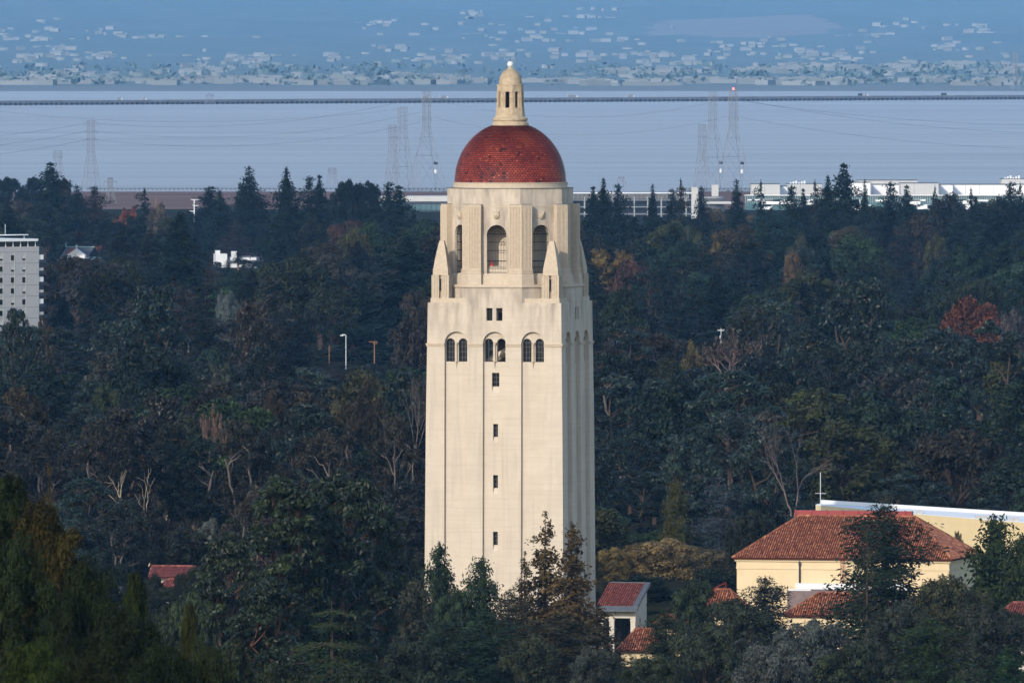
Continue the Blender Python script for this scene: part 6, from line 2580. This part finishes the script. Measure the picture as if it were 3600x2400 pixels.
    ('near_pine', 3545, 2270, 1620, 190, (0.026, 0.056, 0.022), 'bright blue-green young pine in the lower corner'),
    ('near_oak', 2480, 2190, 1740, 260, (0.034, 0.042, 0.020), 'leafy green oak beside the lower pointed roof'),
    ('gaunt_pine', 2640, 2190, 1720, 110, (0.05, 0.052, 0.04), 'dying thin pine with pale stem before the wide dull oak'),
    ('gaunt_pine', 2518, 2150, 1750, 80, (0.05, 0.05, 0.04), 'bare-stemmed thin pine beside the dying one'),
    ('near_oak_b', 2980, 2260, 1680, 260, (0.030, 0.040, 0.018), 'dark oak beneath the gaunt pine'),
    ('near_oak', 2300, 2300, 1680, 280, (0.036, 0.044, 0.020), 'olive oak at the lower edge past the pointed roof'),
    ('near_oak_b', 515, 2030, 2060, 130, (0.028, 0.036, 0.018), 'dark oak before the pink roofed house wall'),
    ('near_oak', 690, 1990, 2060, 130, (0.030, 0.038, 0.018), 'dark oak covering the end of the pink roofed house'),
    ('near_oak_b', 595, 2060, 2050, 190, (0.028, 0.036, 0.018), 'dark oak before the pink tiled annex wall'),
    ('near_oak_b', 1120, 1955, 2010, 260, (0.028, 0.036, 0.018), 'dark oak below the sliver of pink roof'),
    ('near_oak', 1400, 1900, 2080, 200, (0.034, 0.040, 0.020), 'dull oak filling in behind the narrow gum'),
    ('oak_b', 1250, 1880, 2150, 260, (0.030, 0.038, 0.018), 'dark crown behind the tallest glossy gum'),
    ('oak', 300, 1850, 2180, 260, (0.03, 0.036, 0.02), 'dark low crown between the near cypresses and the forked trunk'),
    ('oak_c', 640, 1850, 2190, 240, (0.03, 0.036, 0.02), 'dark low crown past the snapped gum trunk'),
    ('oak_b', 480, 1890, 2175, 200, (0.028, 0.034, 0.02), 'dark shrubby crown right over the pink roof ridge'),
    ('oak_c', 860, 1790, 2200, 260, (0.03, 0.038, 0.02), 'dark crown behind the low glossy gum'),
    ('oak', 1040, 1780, 2200, 260, (0.028, 0.036, 0.02), 'dark crown behind the big glossy gum'),
    ('oak_b', 1200, 1300, 3720, 90, (0.03, 0.04, 0.02), 'dark bush at the foot of the lamp standard'),
    ('flame_tree', 1238, 1205, 3700, 28, (0.20, 0.06, 0.04), 'thin red-leaved tree right beside the lamp standard'),
    ('flame_tree', 1190, 1185, 3760, 22, (0.18, 0.05, 0.035), 'small red sapling behind the lamp standard'),
    ('oak', 1290, 1240, 3760, 120, (0.028, 0.036, 0.022), 'dark shrub behind the wooden pole by the lamp'),
    ('oak_c', 1150, 1225, 3800, 110, (0.034, 0.048, 0.026), 'green shrub behind the short brown pole'),
    ('redwood_c', 1390, 1120, 3850, 130, (0.05, 0.038, 0.032), 'brown-tinged redwood past the wooden pole'),
    ('oak_b', 1330, 1195, 3900, 150, (0.026, 0.034, 0.024), 'wide dusky crown at the end of the lamp clearing'),
    ('oak', 1230, 1170, 3950, 150, (0.022, 0.032, 0.024), 'wide dusky crown closing the lamp clearing'),
    ('cedar', 797, 912, 5350, 45, (0.035, 0.04, 0.03), 'dark little cedar in front of the villa end wall'),
    ('oak_b', 868, 912, 5350, 60, (0.03, 0.036, 0.028), 'dark round bush in front of the villa terrace'),
    ('oak_c', 762, 918, 5340, 45, (0.03, 0.036, 0.028), 'dark small bush at the near corner of the villa'),
    ('oak', 910, 918, 5360, 50, (0.03, 0.036, 0.028), 'dark small bush at the far corner of the villa'),
    ('near_oak', 3560, 2138, 1870, 230, (0.036, 0.040, 0.020), 'olive brown crown hiding the red roof with white ridge'),
    ('near_oak_b', 640, 2012, 2070, 90, (0.026, 0.034, 0.018), 'small dark crown hiding the pink roof end'),
    ('near_oak', 545, 2015, 2070, 70, (0.026, 0.034, 0.018), 'small dark crown hiding the pink roof corner'),
    # blurred cypress slope nearest the camera
    ('hill_cypress', 10, 1590, 820, 250, (0.022, 0.032, 0.008), 'tallest near cypress at the picture edge, soft and dark'),
    ('hill_cypress', 165, 1690, 800, 300, (0.036, 0.034, 0.008), 'near cypress with yellowish tips beside the tallest one'),
    ('gaunt_pine', 168, 1605, 815, 60, (0.07, 0.055, 0.012), 'thin yellowed leader rising out of the near cypress'),
    ('hill_bush', 60, 1880, 760, 380, (0.022, 0.030, 0.008), 'broad near cypress bush below the tallest one'),
    ('hill_bush', 300, 1960, 740, 330, (0.020, 0.028, 0.008), 'near dark bush under the yellow-tipped cypress'),
    ('hill_cypress', 475, 1955, 760, 130, (0.030, 0.040, 0.008), 'narrow rounded green near cypress below the pink roof'),
    ('hill_cypress', 662, 2070, 780, 70, (0.034, 0.040, 0.010), 'slim small near cypress tip beside the rounded one'),
    ('hill_bush', 430, 2130, 700, 360, (0.014, 0.020, 0.006), 'near black-green bush below the narrow rounded cypress'),
    ('hill_bush', 125, 2240, 620, 300, (0.036, 0.048, 0.008), 'bright olive near bush at the lower corner'),
    ('hill_bush', 300, 2290, 640, 300, (0.018, 0.024, 0.006), 'dark near bush at the lower edge by the bright olive one'),
    ('hill_bush', 560, 2250, 690, 320, (0.020, 0.028, 0.008), 'near bush at the lower edge under the slim cypress'),
    ('hill_bush', 720, 2260, 760, 260, (0.026, 0.038, 0.012), 'soft green near bush toward the flat-tiered cedar'),
    ('near_oak_b', 800, 2240, 1100, 240, (0.022, 0.032, 0.012), 'dim oak on the slope behind the soft green near bush'),
    ('near_oak', 1000, 2330, 1150, 300, (0.022, 0.032, 0.012), 'dark oak at the lower edge under the flat-tiered cedar'),
    ('near_oak_b', 1280, 2330, 1250, 330, (0.022, 0.032, 0.014), 'dark oak at the lower edge below the tower foot'),
]
for i_, (px_, yt_) in enumerate(((1128, 1268), (1160, 1290), (1188, 1280), (1222, 1296), (1250, 1284), (1284, 1292), (1310, 1276), (1345, 1288), (1378, 1270))):
    HERO.append((('oak', 'oak_b', 'oak_c')[i_ % 3], px_, yt_, 3560 + 30 * (i_ % 3), 70, (0.03 + 0.012 * (i_ % 2), 0.038, 0.022), 'low shrub in the clearing around the lamp standard', 'low shrubs around the lamp'))
for t_ in HERO:
    plant(*t_)
VAR = 0.38

# ------------------------------------------------------------------ the wood itself, tree by tree
SKY = [(-200, 700), (200, 690), (340, 700), (360, 752), (720, 756), (790, 700), (800, 742), (980, 742), (1010, 700), (1180, 690), (1380, 690), (1420, 770), (1600, 776), (2000, 764), (2420, 752), (2450, 728), (2640, 730), (2900, 708), (3220, 714), (3500, 704), (3800, 700)]
KEEP = [  # (px0, px1, nearest tree distance that may hide it, row that must stay clear above)
    (-80, 165, 3690, 1150), (170, 330, 5490, 908), (740, 950, 5490, 948), (1140, 1380, 3620, 1292), (2480, 2590, 3480, 1192), (3330, 3570, 3540, 1120), (2060, 2260, 4180, 915),
    (720, 880, 3480, 1120), (860, 1200, 3540, 985), (390, 480, 5080, 790), (340, 365, 4690, 850), (1180, 1310, 4480, 845), (2440, 2540, 4330, 850)]
LANDM_FAR = [(-999, 170, 'above the apartment block'), (170, 345, 'behind the church'), (345, 560, 'below the orange maples'), (560, 745, 'below the white mast'), (745, 1000, 'behind the white villa'),
             (1000, 1180, 'below the skyline redwoods'), (1180, 1330, 'below the round pines'), (1330, 1600, 'below the teal office'), (1600, 2130, 'at the tower belfry'), (2130, 2300, 'below the garage'), (2300, 2450, 'below the garage end'),
             (2450, 2600, 'below the round office'), (2600, 2780, 'below the grey square block'), (2780, 2920, 'below the beige block'), (2920, 3080, 'below the spire redwood'), (3080, 3250, 'below the highest campus roof'), (3250, 3420, 'below the white shed'), (3420, 9999, 'at the white shed end')]
LANDM_MID = [(-999, 200, 'beside the apartment block'), (200, 420, 'below the church'), (420, 640, 'before the big redwood'), (640, 800, 'below the villa'), (800, 1000, 'by the silver grey tree'), (1000, 1250, 'by the great olive dome'), (1250, 1600, 'by the tower shoulder'),
             (1600, 2150, 'close past the tower'), (2150, 2350, 'by the bottle-green tree'), (2350, 2550, 'by the thin pole'), (2550, 2750, 'by the flat-headed gum'), (2750, 2950, 'by the grey drooping cedar'), (2950, 3200, 'by the giant gum'), (3200, 3400, 'before the fresh green tree'), (3400, 9999, 'by the rust-red maple')]
LANDM_NEAR = [(-999, 250, 'above the near cypresses'), (250, 480, 'by the pale forked trunk'), (480, 720, 'by the S-bent trunk'), (720, 950, 'by the pinkish thicket'), (950, 1200, 'by the rust-brown head'), (1200, 1600, 'by the dead white gum'),
              (1600, 2150, 'at the tower back'), (2150, 2400, 'behind the loggia'), (2400, 2650, 'by the weeping cedar'), (2650, 2900, 'by the big bare tree'), (2900, 3150, 'below the giant gum'), (3150, 3400, 'above the curved roof'), (3400, 9999, 'above the curved wall end')]


def lm(tab, px):
    for a_, b_, s_ in tab:
        if a_ <= px < b_:
            return s_
    return tab[-1][2]


PAL = {
    'redwood_tree': (('dark green', DG), ('blue-black', DB_), ('brown-green', (0.034, 0.036, 0.022)), ('mid green', (0.026, 0.042, 0.026))),
    'spruce_tree': (('dark green', DG), ('blue-grey', BLU), ('mid green', (0.026, 0.040, 0.028))),
    'cedar_tree': (('blue-grey', (0.036, 0.046, 0.042)), ('brown-tinged', (0.055, 0.042, 0.032)), ('dark green', DG), ('dull olive', (0.036, 0.042, 0.022))),
    'oak_tree': (('dark green', (0.022, 0.040, 0.022)), ('olive', (0.050, 0.054, 0.016)), ('grey-brown', (0.048, 0.044, 0.036)), ('brown', (0.062, 0.044, 0.026)), ('soft green', (0.032, 0.058, 0.020))),
    'gum_tree': (('grey-green', (0.030, 0.048, 0.036)), ('dark green', (0.022, 0.040, 0.026)), ('brownish', (0.048, 0.042, 0.028)), ('sage', (0.038, 0.058, 0.044))),
    'pine_tree': (('dark green', DG), ('blue-black', DB_)),
}
NB = {}
nfill = 0
d = 2140.0
while d < 6100:
    half = 0.040 * d
    far, mid = d > 4200, 3100 < d <= 4200
    wid = 15.5 if far else 16.5 if mid else 15.0
    n = int(2 * half / (wid * (0.92 if far else 0.88)))
    for i in range(n):
        x = -half + (i + 0.5 + TG.uniform(-0.42, 0.42)) * 2 * half / n
        dd = d * (1 + TG.uniform(-0.018, 0.018))
        px = CXP + x / dd * FPX
        if (2560 < px and dd < 2135) or (2080 < px < 2640 and dd < 2260):
            continue
        if far:
            key = TG.choice(['redwood', 'redwood_b', 'redwood_c', 'spruce', 'cedar', 'cedar_b', 'oak', 'oak_b', 'oak_c', 'round_pine'], p=[.14, .13, .12, .10, .08, .06, .11, .12, .10, .04])
            h = TG.uniform(17, 31)
        elif mid:
            key = TG.choice(['redwood', 'redwood_c', 'spruce', 'cedar', 'cedar_b', 'oak', 'oak_b', 'oak_c', 'gum', 'gum_b', 'gum_d'], p=[.11, .10, .08, .11, .09, .10, .11, .10, .08, .06, .06])
            h = TG.uniform(16, 28)
        else:
            lf = px < 1500
            key = TG.choice(['gum', 'gum_b', 'gum_c', 'gum_d', 'brown_gum', 'oak', 'oak_b', 'oak_c', 'bare'], p=[.18, .16, .12, .15, .16 if lf else .04, .08, .08 if lf else .15, .07 if lf else .12, .00])
            h = TG.uniform(15, 27)
            if dd < 2330:
                h = TG.uniform(12, 19)
        kind = TREE_KIND[key]
        con = kind in ('redwood_tree', 'spruce_tree')
        w = (TG.uniform(0.30, 0.42) * h if con else TG.uniform(0.55, 0.8) * h if kind in ('gum_tree', 'cedar_tree') else TG.uniform(0.75, 1.05) * h)
        w = max(7.0, min(w * 1.12, 22.0))
        g = ground_z(dd)
        yt = HYP + (EYE - g - h) / dd * FPX
        wp = w / dd * FPX
        lim = 0.0
        if dd > 3000:
            lim = float(np.interp(px, [s[0] for s in SKY], [s[1] for s in SKY])) + TG.uniform(0, 26)
        for (a_, b_, dk, row) in KEEP:
            if dd < dk and a_ - wp * 0.5 < px < b_ + wp * 0.5:
                lim = max(lim, row)
        if yt < lim:
            yt = lim
            h = EYE - g - (yt - HYP) / FPX * dd
            if h < 5:
                continue
            w = min(w, max(5.0, h * 1.05))
            if con and h < 10:
                key, kind = 'oak_b', 'oak_tree'
        pal = PAL.get(kind, (('pale leafless', GG),))
        cw, col = pal[TG.integers(0, len(pal))]
        if px > 1500 and 'brown' in cw and TG.random() < 0.75:
            cw, col = pal[0]
        rare = TG.random()
        if far and kind == 'oak_tree' and rare < 0.16:
            cw, col = (('amber', (0.12, 0.085, 0.035)), ('russet', (0.11, 0.05, 0.032)), ('straw', (0.12, 0.10, 0.06)))[int(rare * 100) % 3]
        size = 'low' if h < 14 else 'middling' if h < 20 else 'tall' if h < 26 else 'towering'
        slim = 'slim ' if w < 8.5 else 'broad ' if w > 15.5 else ''
        tab, belt = (LANDM_FAR, 'the far belt') if far else (LANDM_MID, 'the middle wood') if mid else (LANDM_NEAR, 'the gum wood')
        lab = '%s %s%s %s in %s %s' % (size, slim, cw, kind.replace('_tree', '').replace('gum', 'gum tree').replace('bare', 'dead tree') if kind != 'bare_tree' else 'tree', belt, lm(tab, px))
        plant(key, px, yt, dd, w / dd * FPX, col, lab, '%ss of %s' % (kind.replace('_', ' '), belt))
        nfill += 1
    d *= 1.040
# understorey: low oaks and shrubs that close the gaps under the tall crowns
d = 2090.0
while d < 3350:
    half = 0.0385 * d
    n = int(2 * half / 13.5)
    for i in range(n):
        x = -half + (i + 0.5 + TG.uniform(-0.45, 0.45)) * 2 * half / n
        dd = d * (1 + TG.uniform(-0.015, 0.015))
        px = CXP + x / dd * FPX
        if (2560 < px and dd < 2140) or 1640 < px < 1960 or (2060 < px < 2660 and dd < 2290):
            continue
        h = TG.uniform(6.5, 11.0)
        yt = HYP + (EYE - ground_z(dd) - h) / dd * FPX
        key = ('oak', 'oak_b', 'oak_c')[TG.integers(0, 3)]
        cw, col = PAL['oak_tree'][TG.integers(0, 5)]
        lab = 'low %s bushy oak under the gum trees %s' % (cw, lm(LANDM_NEAR, px))
        plant(key, px, yt, dd, TG.uniform(10, 15) / dd * FPX, (col[0] * 0.85, col[1] * 0.85, col[2] * 0.85), lab, 'low bushy oaks of the gum wood')
    d *= 1.05
